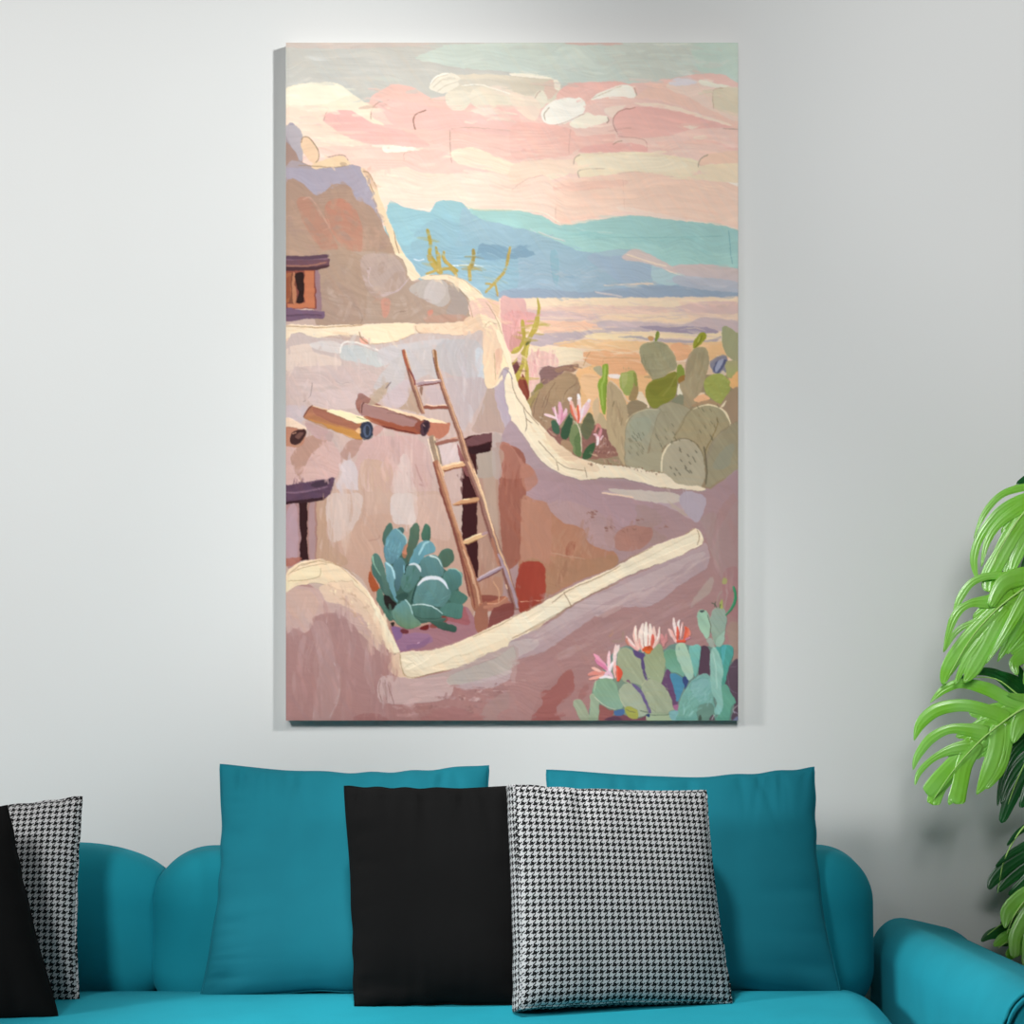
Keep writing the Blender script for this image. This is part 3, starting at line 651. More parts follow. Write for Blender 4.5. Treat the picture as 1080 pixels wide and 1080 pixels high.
# window with wooden lintel
P('C', '#97757a', '160,60 200,66 210,150 214,255 180,255', f='v'); P('C', '#8d4a3c', '48,60 185,64 190,240 48,240', g='#7c3f38', s=0)
P('C', '#c0724f', '136,70 180,66 182,236 60,238 56,220 136,212', s=0); P('C', '#a3603f', '48,78 76,76 80,200 62,216 48,216', s=0); P('C', '#8e4c33', '48,100 70,90 72,190 48,200', s=0, a=.8)
P('C', '#2c1714', '92,90 110,76 132,84 134,160 128,212 98,212 110,170 98,140'); P('C', '#7c4834', '72,90 84,82 96,150 100,212 70,212 76,160'); P('C', '#b97a58', '84,80 94,82 88,130 100,160 96,212 86,212 80,140')
P('C', '#6c4952', '46,6 230,4 252,12 246,46 200,62 110,66 46,62', s=0, amp=.08); P('C', '#4c2e33', '46,50 160,52 240,40 244,50 200,62 110,68 46,64'); S('C', '#9b6a5c', '50,44 150,46 236,28', 8); S('C', '#80616f', '50,16 150,14 240,12', 10)
P('C', '#76596d', '46,250 60,236 130,246 215,250 226,262 220,284 150,286 80,296 46,296', amp=.06); S('C', '#5a4052', '50,272 140,266 216,270', 8, a=.7)
S('A', '#5d4250', '50,1022 150,1024 245,1014', 16)
# ledge between the storeys
P('C', '#f1dabd', '46,318 200,318 380,312 600,304 640,318 620,352 500,400 430,402 380,360 200,372 46,420', h=1.1)
P('C', '#f2dcba', '395,330 500,308 640,310 660,345 560,385 450,402 425,380', h=1.2); P('C', '#eccdae', '640,312 760,306 880,300 900,340 840,360 700,350 640,340', h=1.1)
P('C', '#e3c2a4', '860,292 930,262 1000,270 1010,300 960,320 940,350 860,362', amp=.05); P('C', '#e6bfa9', '46,380 150,360 160,400 46,440', a=.8); P('C', '#e3a893', '385,372 420,380 430,402 395,400')
S('C', '#b38a64', '46,320 120,322 200,326 300,322 400,314', 5, a=.8); S('C', '#9d7a5c', '385,345 395,375 430,400', 4); S('C', '#ba9474', '640,320 660,350 750,356', 4, a=.7); S('C', '#c79c78', '430,402 540,392 640,352', 4, a=.8)
D('C', '#f3dcb8 #e9c8a4 #f5e2c4', '60,330 380,325 380,360 60,400', 26, 70, 14, 2, 12, a=.6); D('C', '#e2c09e #efd4b4', '650,320 900,300 900,345 660,345', 24, 50, 12, -10, 40, a=.5)
# main wall below the ledge
P('C', '#c9b4ad', '46,410 200,372 330,385 430,404 560,386 660,352 860,362 950,350 960,560 1010,540 1060,640 1080,780 1085,1090 46,1090', g='#c5a499', f='v', amp=.02)
P('C', '#e0c8b8', '46,430 160,400 180,440 300,470 260,520 46,520', a=.8); P('C', '#d9cec8', '160,400 230,385 300,400 310,440 200,430', a=.8)
P('C', '#c3c2bf', '296,440 320,405 380,410 470,440 500,470 480,505 380,485 310,470', f='h'); S('C', '#e9dfd6', '296,440 305,405 340,390 420,410 480,436', 8, a=.9); P('C', '#c9c0bf', '470,430 640,390 780,375 790,400 700,410 560,460 500,500', a=.9)
P('C', '#c3bbb9', '500,520 580,440 590,560 520,620 450,600', a=.8); P('C', '#c4bcbb', '600,420 720,410 740,560 700,540 620,560', a=.8); P('C', '#b9b5b6', '740,400 900,380 950,440 930,560 760,520', a=.7, f='v'); P('C', '#c5c6ca', '910,440 945,430 960,560 930,590')
P('C', '#cdb3ac', '70,520 300,500 460,540 440,600 380,660 160,660 70,640', a=.9); P('C', '#d0b7b2', '160,620 400,600 470,660 400,690 200,690', a=.8); P('C', '#c5b3b5', '46,680 150,690 130,750 46,730', a=.9)
P('C', '#bba18c', '490,590 520,580 500,640 460,670 420,650'); P('C', '#b99b86', '590,660 640,600 680,710 600,700 565,690', f='v'); P('C', '#c9b4b6', '520,620 600,560 620,610 570,690 480,670', a=.8); S('C', '#6c5a5c', '505,602 530,575', 4)
P('C', '#c4acac', '690,600 770,590 790,680 700,690', a=.8); P('C', '#c0adab', '760,560 960,560 950,640 880,760 850,790 800,640', f='v')
P('C', '#b89e8e', '970,600 1000,560 1040,660 1080,800 1000,800 900,800 930,720', f='v', g='#b99b8f'); P('C', '#bda9b0', '1000,600 1030,560 1060,680 1085,760 1085,830 1030,740', f='v')
D('C', '#c3aca6 #d2bcb4 #c9b1ae #bfa8a0', '60,520 480,500 460,640 60,640', 44, 120, 22, 4, 12, a=.45); D('C', '#b8a9a9 #c8bcbc #bfb0ad', '740,400 940,390 940,700 860,740 790,560', 40, 110, 16, 88, 6, f='v', a=.5)
# shadows and light strokes in the middle wall
P('C', '#cba79f', '46,860 260,840 290,1000 46,1040', g='#cda69e'); P('C', '#b48b7b', '80,900 140,830 250,800 240,840 170,900 110,1000 90,960 76,940', f='u'); P('C', '#bd9a97', '140,760 250,800 260,840 240,840 190,830 160,800')
P('C', '#b58d80', '300,900 340,840 400,835 370,900 330,930'); P('C', '#cba59f', '390,860 520,820 640,830 700,900 690,1090 390,1090', g='#c6a398', f='v'); P('C', '#cdbab8', '262,1180 280,1080 300,960 340,930 372,960 385,1090 400,1200 330,1240', f='v')
P('C', '#c5a18b', '395,940 470,930 530,960 530,1090 390,1090', f='v', a=.8); P('C', '#d3bcb4', '540,990 600,900 640,1090 540,1090', f='v', a=.8); P('C', '#bf9d97', '530,830 560,830 570,940 540,930', a=.8, f='v'); S('C', '#bd9e98', '690,880 700,960 720,1010', 10, a=.7)
for q in ('640,950 660,1000 680,1050', '620,1000 640,1040', '660,1040 690,1050 690,1030'): S('C', '#b58a84', q, 7, a=.8)
P('C', '#d4bcb8', '740,870 820,850 840,900 850,940 780,960', f='v'); P('C', '#c7a89e', '770,990 850,970 856,1090 790,1090', f='v')
D('C', '#c49d92 #d3b2a8 #bf9a90 #cfb0aa', '400,860 690,860 700,1080 400,1080', 50, 110, 16, 90, 6, f='v', a=.5); D('C', '#cba69c #c39c94', '70,960 260,880 240,1000 70,1020', 20, 60, 14, -30, 20, a=.5)
S('C', '#7d6a66', '172,575 170,600 160,640 130,665', 3, a=.7); S('C', '#9b8580', '270,560 300,580 340,575', 3, a=.5)
# upper rounded parapet going down to the right
PARA = '660,98 720,84 800,86 860,108 920,150 965,200 1000,260 1030,320 1050,400 1065,460 1085,520 1085,640 1055,620 1040,560 1000,600 960,590 950,500 945,380 960,330 930,262 890,270 880,230 890,205 840,150 780,110 700,108'
P('C', '#f0d9b9', PARA, h=1.3, amp=.035); P('C', '#e8c0ae', '890,205 960,195 1000,260 1000,290 930,262 900,280 880,240')
P('C', '#e6c4a8', '945,380 960,330 1010,310 1030,420 1030,520 1000,590 965,598 950,520', f='v', g='#efd2ab'); P('C', '#f3dfb8', '1010,310 1040,380 1060,460 1085,520 1085,560 1030,500 1030,400', f='v'); P('C', '#e0ab93', '1005,430 1035,430 1030,500 1010,540', f='v', a=.7)
for q in ('700,90 780,84 860,110 940,175', '960,210 1000,270 1050,400 1075,510', '880,210 890,240 900,280', '840,150 890,205', '950,330 975,300 1005,310', '1000,440 1005,560'): S('C', '#a88560', q, 3, a=.7)
P('C', '#b49b9a', '1015,560 1050,505 1085,530 1085,560 1040,540', a=.9); D('C', '#f4deba #e8c8a2 #f3d8b2', '700,90 820,92 960,210 1040,420 1000,400 880,200', 40, 60, 10, 55, 30, a=.5); D('M', '#efd3b0 #e3bc9c', '730,20 860,20 860,340 760,400', 24, 100, 16, 94, 8, f='v', a=.4)
# descending wall crest (D / H / M)
P('M', '#f4e0c0', '810,0 850,0 900,120 950,300 1000,440 1080,600 1080,880 1040,800 960,730 900,600 870,420 880,340 910,280 860,140', f='v', h=1.3)
P('D', '#f2ddbf', '-10,520 0,540 60,690 150,790 220,860 300,915 420,950 540,960 650,985 690,990 760,1040 860,1050 870,1070 700,1055 600,1040 500,1010 400,1010 300,1020 200,980 130,930 60,830 0,760 -40,600', h=1.3, amp=.035)
P('D', '#f4e1c2', '10,620 80,730 180,840 280,930 340,960 300,1000 200,960 120,880 40,760', a=.8); P('D', '#e2ba96', '150,800 220,860 300,920 240,930 170,860', a=.5); P('D', '#e0bb98', '200,880 380,950 380,985 260,960', a=.4)
for q in ('-5,540 10,620 60,700 120,770', '50,690 66,760 60,800', '60,740 90,760', '200,920 210,980', '330,960 340,1010', '120,840 170,900 240,960 330,975'): S('D', '#8d6d50', q, 3, a=.8)
D('D', '#8a5f48 #a87d60 #7e5c48', '330,935 520,955 690,980 640,1000 500,965 360,960', 46, 9, 5, 20, 60, a=.9); D('D', '#f5e3c0 #eacba4', '60,740 200,890 330,970 600,1010 560,1000 200,960', 30, 60, 10, 40, 20, a=.5)
P('M', '#b9a6b0', '800,480 860,380 870,300 900,290 880,380 890,520 940,700 980,760 1060,840 1080,900 1000,960 920,800 830,560', f='v'); S('M', '#938795', '870,280 910,300 940,360', 8, a=.8); S('M', '#9b8b92', '860,300 870,350', 6, a=.6)
# right lower walls
P('D', '#b1969c', '-20,760 60,830 130,930 220,990 320,1020 420,1010 520,1015 640,1045 760,1070 900,1060 1035,970 1035,1120 -20,1120', g='#a98c8c')
P('F', '#ac8b8e', '-60,-120 140,-110 300,-58 500,-58 640,-30 760,-8 880,-6 1035,-108 1035,560 860,180 840,160 560,280 300,400 150,480 0,560 -60,580', g='#ae8a85', s=0)
P('F', '#b08e92', '-10,-60 300,-40 480,-30 640,30 560,160 380,150 230,130 130,60', a=.9); P('F', '#bda2a6', '400,-10 620,0 760,20 840,90 840,130 700,60 560,20', a=.9)
P('F', '#cdbbae', '440,-20 640,-10 740,0 770,30 720,45 600,35 500,10'); S('F', '#eccbb0', '410,-2 480,8 550,20', 8); P('F', '#b9a7b0', '760,20 800,-10 880,20 860,110 830,130 780,70', f='v'); P('F', '#bfa994', '700,30 750,60 800,100 760,90', a=.6)
P('F', '#a8887f', '560,150 590,70 660,90 680,130 640,160 700,200 640,230', a=.6); P('F', '#ab8b88', '560,60 610,55 680,100 660,140 590,120', a=.9)
# ochre and russet wall
P('F', '#b57c62', '40,30 100,30 160,60 230,130 320,150 350,190 350,230 460,260 470,330 300,400 150,480 40,540 30,300', g='#b37f64', f='v')
P('F', '#a87f5f', '60,250 180,280 330,300 470,280 460,340 260,410 140,480 60,500', a=.5); P('F', '#b07d6f', '456,210 520,150 630,160 625,220 560,260 480,256'); P('F', '#a9766a', '600,165 630,160 628,215 570,235', a=.6)
P('F', '#b4918f', '160,60 230,30 400,90 450,160 460,260 350,225 320,160 230,130'); P('F', '#a2614b', '250,230 290,220 270,285 245,280'); P('F', '#b28a82', '440,90 470,180 450,250 420,200', a=.5)
P('F', '#a27157', '210,380 250,300 245,360 200,430', a=.7); D('F', '#bb866a #ac7659 #b98b70 #a9775f', '60,60 220,160 340,200 440,290 200,430 60,300', 50, 90, 20, 80, 40, f='v', a=.45)
for x, y in ((350, 85), (375, 105), (385, 90), (345, 130), (430, 160), (460, 165), (510, 160), (550, 155), (580, 130), (690, 150)): D('F', '#9a6c62 #a2766c #8f6258', f'{x-16},{y-12} {x+16},{y-12} {x+16},{y+12} {x-16},{y+12}', 5, 14, 7, 40, 60, a=.9)
S('F', '#c09a80', '50,250 200,275 330,300', 5, a=.7)
P('N', '#9a5f50', '730,-120 850,-120 900,0 870,20 900,200 880,300 860,700 720,800 700,600 680,380 690,180', f='v', amp=.04, g='#a0614f')
P('M', '#b37766', '810,850 860,836 920,860 980,930 1040,1010 1080,1020 1080,1100 860,1100 870,980', f='v'); P('M', '#a56a5a', '860,860 930,880 990,980 1010,1100 880,1100 880,960', f='v', a=.8)
P('N', '#b8816a', '870,240 940,260 1080,330 1080,740 1040,740 940,700 860,720 860,420', f='v'); P('N', '#b57a66', '850,20 900,-10 960,50 980,140 900,200 860,100', a=.8)
P('N', '#b08a7a', '520,-100 730,-100 690,100 700,400 720,700 720,1000 640,1000 530,1000 520,400', f='v', g='#b18773'); P('N', '#b59a88', '560,-40 660,-60 670,180 690,560 640,560 580,200', f='v', a=.8)
P('M', '#ad9a8c', '670,930 790,900 800,1090 640,1090', f='v'); P('M', '#b3a19a', '790,780 860,800 840,900 860,1090 790,1090', f='v', a=.7)
P('N', '#9c3f31', '820,900 860,780 890,735 960,728 1020,750 1044,820 1035,960 1020,1040 820,1060', f='v', amp=.05, g='#a34a36'); P('N', '#b05a44', '960,740 1020,760 1040,820 1030,960 980,980', f='v', a=.4)
P('F', '#a23e2e', '20,440 30,350 50,315 100,308 145,325 152,380 140,480 40,540', f='v', a=.8); S('F', '#d9a98c', '36,494 100,490 150,484', 4); P('F', '#9c3f30', '36,500 140,490 90,520 40,545')
P('N', '#ad6b58', '540,1000 640,1000 820,1050 820,1100 540,1100', a=.9); P('N', '#b58067', '540,900 700,850 700,1010 560,1000', f='v', a=.7); P('N', '#7d3a30', '545,990 720,1000 750,1020 660,1060 545,1080', a=.7)
D('N', '#ba8a78 #a97a68 #c09a88', '540,560 690,640 700,960 550,960', 30, 110, 14, 92, 6, f='v', a=.5); D('N', '#9a5b4a #ab6b58 #90503f', '710,-60 860,0 850,640 720,700', 34, 140, 16, 92, 6, f='v', a=.5)
smear(535, 520, 740, 660, 240, 60, 50, 13, 5, 'v', .45)
# left part of lower wall around the agave
P('E', '#c4a291', '160,0 540,0 760,0 800,160 880,260 900,560 580,640 440,620 420,420 300,330 190,300', g='#bd917d', f='v')
P('E', '#b8937a', '190,30 240,20 240,200 330,300 300,330 190,300', f='v', a=.9); P('E', '#ccb3a8', '240,20 330,0 400,10 380,120 320,200 250,210', f='v'); P('E', '#d0bcb4', '530,20 560,0 640,10 640,130 560,140 530,110', f='v')
P('E', '#cba89a', '640,20 760,20 800,200 720,200 650,130', f='v', a=.7); P('E', '#c19a86', '380,120 520,100 520,200 440,300 340,260', f='v', a=.6)
D('E', '#c4a08c #b99380 #cdb0a2 #c09a88', '200,40 520,20 480,260 300,310 200,280', 44, 110, 20, 88, 8, f='v', a=.45); S('E', '#ab8272', '430,215 470,205 480,190', 6, a=.6)
P('E', '#a8807f', '48,30 110,50 120,300 48,320', f='v', amp=.05); P('E', '#b597a0', '54,90 100,60 104,290 54,300', f='v', a=.7); P('E', '#a4786c', '150,40 188,30 190,300 150,300', f='v')
P('E', '#ab9098', '156,60 180,40 184,300 160,300', f='v', a=.6); P('E', '#311416', '112,40 146,40 150,120 146,200 156,302 112,306 120,200 112,110', s=0, f='v')
P('C', '#664b5d', '46,1054 130,1030 270,1006 262,1080 46,1090', s=0); P('E', '#5a3f52', '46,-40 60,-36 280,-70 256,0 225,28 140,38 46,50', s=0, amp=.08); P('E', '#371d24', '46,40 140,26 230,16 225,30 140,42 46,52', s=0); S('E', '#8b6b7c', '50,-2 140,-8 240,-30', 8, a=.7); P('C', '#3e2c3a', '170,1036 250,1012 240,1040 180,1052', a=.8)
P('E', '#a44f2c', '426,370 440,360 470,420 480,440 440,440'); P('E', '#a95f4c', '50,300 120,290 100,320 50,330', a=.7)
# door with lintel behind ladder
P('N', '#3b1416', '420,-120 520,-140 524,260 528,600 534,850 500,860 450,640 410,560 416,250', s=0, f='v'); P('M', '#48201f', '560,820 600,790 780,768 784,870 770,900 660,930 640,1090 560,1090', s=0); P('M', '#6f4648', '580,820 640,790 780,766 782,830 660,860 590,870', s=0); P('M', '#2e1014', '600,880 776,840 770,900 660,932 600,930', s=0)
P('M', '#37100f', '560,1000 650,930 660,1000 650,1090 560,1090', s=0)
# ground purple
P('K', '#a47078', '340,960 300,860 420,880 560,860 760,760 880,720 960,900 800,980 620,1030 380,1060', g='#a8767c'); P('K', '#9a6f8c', '350,960 480,910 600,930 620,980 500,1020 380,1050', a=.9)
P('K', '#86618c', '310,880 360,870 400,920 360,970 340,960'); P('K', '#8b6284', '430,1010 520,990 600,950 560,1020 440,1040', a=.7); P('K', '#a3595c', '720,800 850,720 880,760 900,850 760,830', a=.8); P('K', '#8f4a44', '600,860 700,780 740,820 640,880')
S('K', '#d9a9bc', '505,990 520,985', 7); P('K', '#6d1f1c', '520,880 590,850 580,890'); P('K', '#6d2f35', '380,890 440,890 430,920 390,915')
smear(345, 150, 410, 330, 120, 60, 60, 14, 4.5, 'd')
smear(302, 355, 500, 520, 380, 80, 40, 15, 4.5, 'v')
smear(340, 520, 470, 640, 160, 88, 12, 18, 4.5, 'v')
# viga shadows & beams
P('L', '#e9cbb2', '0,575 60,590 150,640 170,670 100,660 0,640', h=1.2); P('L', '#b67a62', '0,650 100,660 170,675 150,760 100,800 0,780', g='#b98168'); P('L', '#3f2422', '40,740 60,690 110,668 170,675 150,740 90,780 50,775'); P('L', '#7a5248', '80,720 110,690 150,690 120,740', a=.8); S('L', '#c08a70', '60,700 90,690', 8); P('L', '#b3886e', '80,790 120,780 110,804')
def viga(tile, top, body, pt, pb, colb, colb2):
    P(tile, colb, pb, g=colb2, amp=.08, h=1.2); P(tile, top, pt, h=1.4, amp=.04)
viga('L', '#f1dfb4', None, '320,530 400,518 540,555 666,585 660,610 600,620 540,620 440,575', '150,560 180,510 215,490 330,520 460,560 600,620 640,640 600,740 540,735 400,685 250,630 170,590', '#a56a54', '#b97c42')
P('L', '#c58a44', '180,590 300,620 460,660 560,690 580,740 480,720 360,670 240,625', a=.8, h=1.2); P('L', '#9b5f50', '220,500 340,540 470,590 580,640 560,670 400,630 240,560', a=.7); S('L', '#e7c6a0', '205,487 260,500 330,520', 7); S('L', '#5d3634', '150,570 180,520 215,484', 6); S('L', '#7c8a62', '545,570 600,590 640,592', 6, a=.8); S('L', '#e8b07c', '440,700 520,730', 7, a=.7)
P('L', '#2f3444', '575,680 585,630 620,612 660,620 676,670 660,730 615,748 585,725', h=1.4); P('L', '#56617a', '600,660 620,630 650,640 655,700 625,728 605,700', a=.8); P('L', '#23262f', '620,640 645,650 640,710 620,700', a=.8); S('L', '#c7b8a0', '598,735 640,745 668,712', 5, a=.7); P('L', '#e9bb8a', '545,670 580,650 582,700 560,690', a=.8)
P('L', '#b79a92', '310,700 370,690 365,740 340,760 320,745', a=.8); P('L', '#b9958f', '160,600 320,640 310,720 270,730 200,660', a=.6)
P('M', '#e8c7a2', '0,580 100,600 250,640 440,690 300,690 230,670 100,640 0,600', h=1.4); P('M', '#9c7168', '-240,500 -200,470 0,590 120,625 240,665 250,760 200,770 0,720 -180,640 -240,580', g='#8e4730', amp=.08, h=1.2)
S('L', '#f1d5b0', '600,470 760,500 900,540 1080,580', [7, 10, 16]); P('L', '#a67c76', '580,550 580,480 610,470 760,510 900,560 1010,600 960,650 800,620 620,570', a=.9); P('L', '#9a4e34', '600,570 760,600 900,640 1020,660 1010,705 900,690 720,640', a=.8); S('L', '#612620', '740,640 860,670 1000,700', 10); S('L', '#5a3530', '590,540 588,490 606,465', 7); S('L', '#7b5550', '780,540 900,560 1000,600', 7, a=.6)
P('M', '#b9725a', '300,690 400,690 465,690 450,760 380,815 330,800 290,770', f='v'); P('M', '#f2d6ad', '270,660 300,655 440,690 400,694 310,685'); P('M', '#b98f80', '300,780 330,800 380,815 350,830')
P('M', '#4c2f38', '235,740 240,690 270,665 305,680 314,720 296,770 255,785', h=1.4); P('M', '#8d4a3a', '215,760 200,700 250,672 270,670 245,700 240,750'); P('M', '#2c1c26', '260,700 295,690 300,740 270,770', a=.8); S('M', '#b48679', '262,700 275,720', 8, a=.8)
P('L', '#bf8f86', '670,690 690,640 750,650 720,700 690,720', a=.9); P('L', '#b8a08a', '640,470 740,330 760,370 700,470', a=.8)
# ---- ladder
def rail(tile, pts, wd, base='#a37460', lit='#d8aa82', dark='#6e4238'):
    S(tile, base, pts, wd, h=1.5, amp=.07); ox = [tuple(map(float, p.split(','))) for p in pts.split()]
    w0 = wd if isinstance(wd, (int, float)) else wd[len(wd)//2]
    S(tile, lit, [(x+w0*.3, y) for x, y in ox], w0*.26, h=1.6, a=.9); S(tile, dark, [(x-w0*.32, y) for x, y in ox], w0*.2, h=1.4, a=.8)
rail('M', '112,140 130,210 160,310 200,440 260,610', [26, 30, 34, 38, 40]); S('M', '#a3583f', '112,142 122,200 150,290', 18); S('M', '#7c3c38', '150,280 190,350 200,400', 12)
rail('M', '345,140 365,260 400,380 440,500 490,640 540,780 580,920 640,1080', [26, 28, 36, 36, 38, 44, 50, 60]); S('M', '#8b5e38', '352,140 362,230 372,300', 14); S('M', '#d7b28c', '336,135 342,190', 8)
S('M', '#8c5250', '520,850 560,980 600,1080', [8, 34, 40], a=.9)
rail('M', '330,800 345,880 370,980 400,1090', [50, 50, 54, 56], '#9a8068', '#e2c4a0', '#9b7d6c'); S('M', '#f0d6bc', '300,810 320,900 350,1010 372,1090', 9); S('M', '#84705c', '350,830 380,900 396,1000', 14, a=.8)
S('M', '#a88c90', '215,392 300,385 390,370', [16, 26, 24], h=1.5); S('M', '#f0d8c4', '270,375 330,368 385,362', 8); S('M', '#7c4238', '220,410 300,400 390,384', 9); S('M', '#8d5040', '275,570 350,574 445,572', [30, 22, 28], h=1.5); S('M', '#ecc9a8', '280,552 350,560 440,552', 8)
S('M', '#955e50', '360,850 440,828 520,818', [26, 26, 22], h=1.5); S('M', '#c99478', '470,808 520,800', 8); S('M', '#eabc8c', '412,1032 480,1012 565,992', [30, 34, 26], h=1.6); S('M', '#8e4c34', '415,1052 490,1034 565,1012', 10); S('M', '#f3d7ae', '430,1018 500,1000 550,985', 10)
P('M', '#8f6a58', '232,420 256,420 250,480 240,470')
rail('N', '215,-20 245,80 290,250 350,440 400,600 450,760 500,920 530,1080', [44, 50, 56, 50, 60, 72, 80, 84], '#a0684f', '#d2a080', '#7f3f34'); S('N', '#c48a64', '230,40 300,230 360,440 430,640 490,860', 14, a=.8); S('N', '#7c4238', '240,180 300,340 370,560 420,780 470,1000', 12); S('N', '#d9ad8c', '420,640 470,760 500,900', 10, a=.8)
rail('N', '445,-20 500,110 550,240 610,430 670,620 740,800 820,1080', [40, 52, 50, 54, 60, 60, 64], '#9c6f62', '#e0b48c', '#7a4740'); S('N', '#edcaa0', '500,30 560,190 620,400 650,500', 10); S('N', '#a98f98', '690,680 740,800 800,960 830,1080', 22); S('N', '#b9785c', '640,560 690,760', 22, a=.7)
S('N', '#e0ac80', '270,34 340,16 430,-2', [20, 30, 24], h=1.6); S('N', '#8a4a34', '275,50 350,30 430,14', 9); S('N', '#cf986c', '350,300 430,278 530,262', [16, 40, 36], h=1.6); S('N', '#f1d4a8', '420,262 470,258', 10); S('N', '#9c5c40', '360,304 440,296 530,284', 9)
S('N', '#dcb080', '432,588 510,556 600,518', [34, 40, 26], h=1.6); S('N', '#f3dbb0', '430,572 500,540 560,522', 9); S('N', '#9b6844', '450,604 530,570', 8); S('N', '#b08c8c', '570,528 605,512', 24); S('N', '#a98f9a', '530,872 610,830 710,775', [22, 28, 26], h=1.6); S('N', '#c9b3b8', '540,855 620,812 700,772', 8); S('N', '#744044', '535,886 620,846 700,800', 7)
S('N', '#b06a50', '550,1060 650,1050 740,1010', [26, 30, 40]); S('N', '#d59c7c', '560,1050 680,1050 750,1000', 8); S('N', '#c99878', '650,880 690,960 690,1040', 10); S('N', '#e9c0a0', '745,910 756,940', 12, a=.8); P('E', '#9f6551', '905,560 960,490 970,600 930,640', f='v'); P('E', '#80403a', '970,600 1000,520 1080,500 1080,560 980,610', a=.9); S('E', '#b37860', '950,520 1010,510 1060,480', 14)
# ---- agave
lf = [('#47654f', '#3d5a48', '245,230 250,150 280,90 310,85 320,130 290,180 265,250'), ('#3c6058', '#3b5a4c', '355,130 380,115 405,125 400,160 370,150'),
 ('#4a6348', '#454f34', '425,360 432,230 455,120 490,78 522,110 520,200 490,290 450,380'), ('#3f6a4e', '#35573e', '540,200 550,110 575,85 603,115 600,210'),
 ('#49644c', '#44583c', '660,350 680,300 720,275 770,290 782,350 760,390 710,415'), ('#6ba0ac', '#56818c', '255,340 252,260 290,165 345,125 400,160 425,230 400,300 330,380 290,395'),
 ('#6ea3ae', '#5d99a6', '440,390 480,290 540,220 590,208 630,240 636,300 560,330 540,380 480,400'), ('#537a68', '#486553', '160,380 165,320 200,312 240,380 270,480 300,640 250,620 200,500'),
 ('#476c5c', '#3c5c4e', '158,400 180,390 230,490 250,600 190,500 162,450'), ('#4c7680', '#41636a', '320,400 360,345 400,360 415,420 400,500 350,600 330,500'),
 ('#76a9b4', '#629aa4', '258,400 262,372 300,400 345,460 330,520 340,600 352,690 310,620 280,520'), ('#4f8078', '#437062', '700,500 720,450 770,425 830,450 850,500 830,560 780,600 720,580'),
 ('#598785', '#527a76', '525,460 530,370 580,330 640,325 690,370 706,440 690,490 600,490 540,490'), ('#547e76', '#4a7468', '380,560 400,460 440,400 490,390 530,430 520,500 490,560 440,610 400,600'),
 ('#41705c', '#3f6b58', '745,610 820,600 886,640 870,680 810,710 750,670'), ('#4a7c6a', '#447462', '670,740 740,690 840,700 852,760 830,808 740,790'),
 ('#4d766c', '#446a5c', '430,690 470,600 510,500 460,640'), ('#67928c', '#57827a', '470,690 500,570 560,500 640,490 720,540 760,600 750,660 680,720 560,700'),
 ('#4a766a', '#3c6250', '455,700 540,695 620,720 720,780 640,805 520,800 470,760'), ('#3d5c4a', '#33503f', '480,800 600,820 720,800 700,830 560,830'),
 ('#4f7c66', '#3f6650', '195,600 225,575 250,640 260,720 320,800 290,820 240,740 200,660'), ('#6aa0a0', '#6f8a5c', '310,740 370,690 410,655 445,690 480,790 535,850 460,880 380,870 320,800'), ('#31503c', '#26402f', '600,830 700,830 800,870 790,908 700,890')]
P('K', '#3f5f54', '255,600 280,420 330,300 430,330 560,360 700,420 790,520 830,640 800,740 700,800 560,840 440,850 330,820 260,720', s=1)
def greyer(c, k=.28):
    v = hexc(c)*(1-k)+hexc('#5a767c')*k
    return '#%02x%02x%02x' % tuple(int(x*255) for x in v)
for c1, c2, q in lf:
    c1, c2 = greyer(c1), greyer(c2)
    P('K', c1, q, g=c2, h=1.3, amp=.06, f='v')
    if q[:3] == '320': P('K', '#1f1a18', '245,640 280,630 330,690 350,710 300,740 262,700')
P('K', '#211b18', '250,640 290,635 340,690 345,705 300,742 260,700'); P('K', '#2f4e46', '340,640 400,610 440,630 400,670 360,670'); S('K', '#20403c', '500,560 480,620 460,690', 9); S('K', '#203834', '410,470 420,410 440,395', 9)
S('K', '#dfe0e4', '510,556 560,505 630,496 700,520 740,580', [10, 26, 28, 26, 8], h=1.6, amp=.05); S('K', '#cfd6d8', '440,400 490,392 520,420 530,450', [8, 18, 22, 8], h=1.6); S('K', '#c4d4cf', '600,330 660,350 695,410', [18, 10, 6], h=1.6); S('K', '#a9cfd6', '270,378 320,430 335,500', 14)
S('K', '#cfe0dc', '462,704 560,698 620,716 700,768', [6, 10, 7, 5]); S('K', '#8fb8a4', '730,430 800,430 845,490 840,560', [6, 8, 6, 4]); S('K', '#9fc3c0', '350,128 410,180 424,240', 7, a=.8); S('K', '#8fb49c', '165,330 180,400 230,480', [12, 8, 3]); S('K', '#b6d3d0', '412,660 446,700 470,770', 7); S('K', '#a8d0d6', '520,320 560,240 590,220', 16, a=.8); S('K', '#7fb0bc', '400,400 408,460', 10)
D('K', '#5b8a88 #729e98 #4f7c78', '500,600 740,620 680,700 500,680', 22, 70, 14, -30, 30, a=.5); D('K', '#5e94a4 #7db0ba', '270,180 400,200 360,330 270,320', 18, 70, 12, 100, 20, a=.5); D('K', '#4f7a6c #3e6656 #5d8a80', '400,460 500,420 480,540 400,580', 16, 60, 10, 100, 20, a=.5)
P('K', '#2e2620', '300,840 330,835 320,870'); P('K', '#c36f4c', '395,280 430,230 420,340 395,340', a=.7); S('K', '#9c2f22', '690,790 720,790', 12, a=.8)
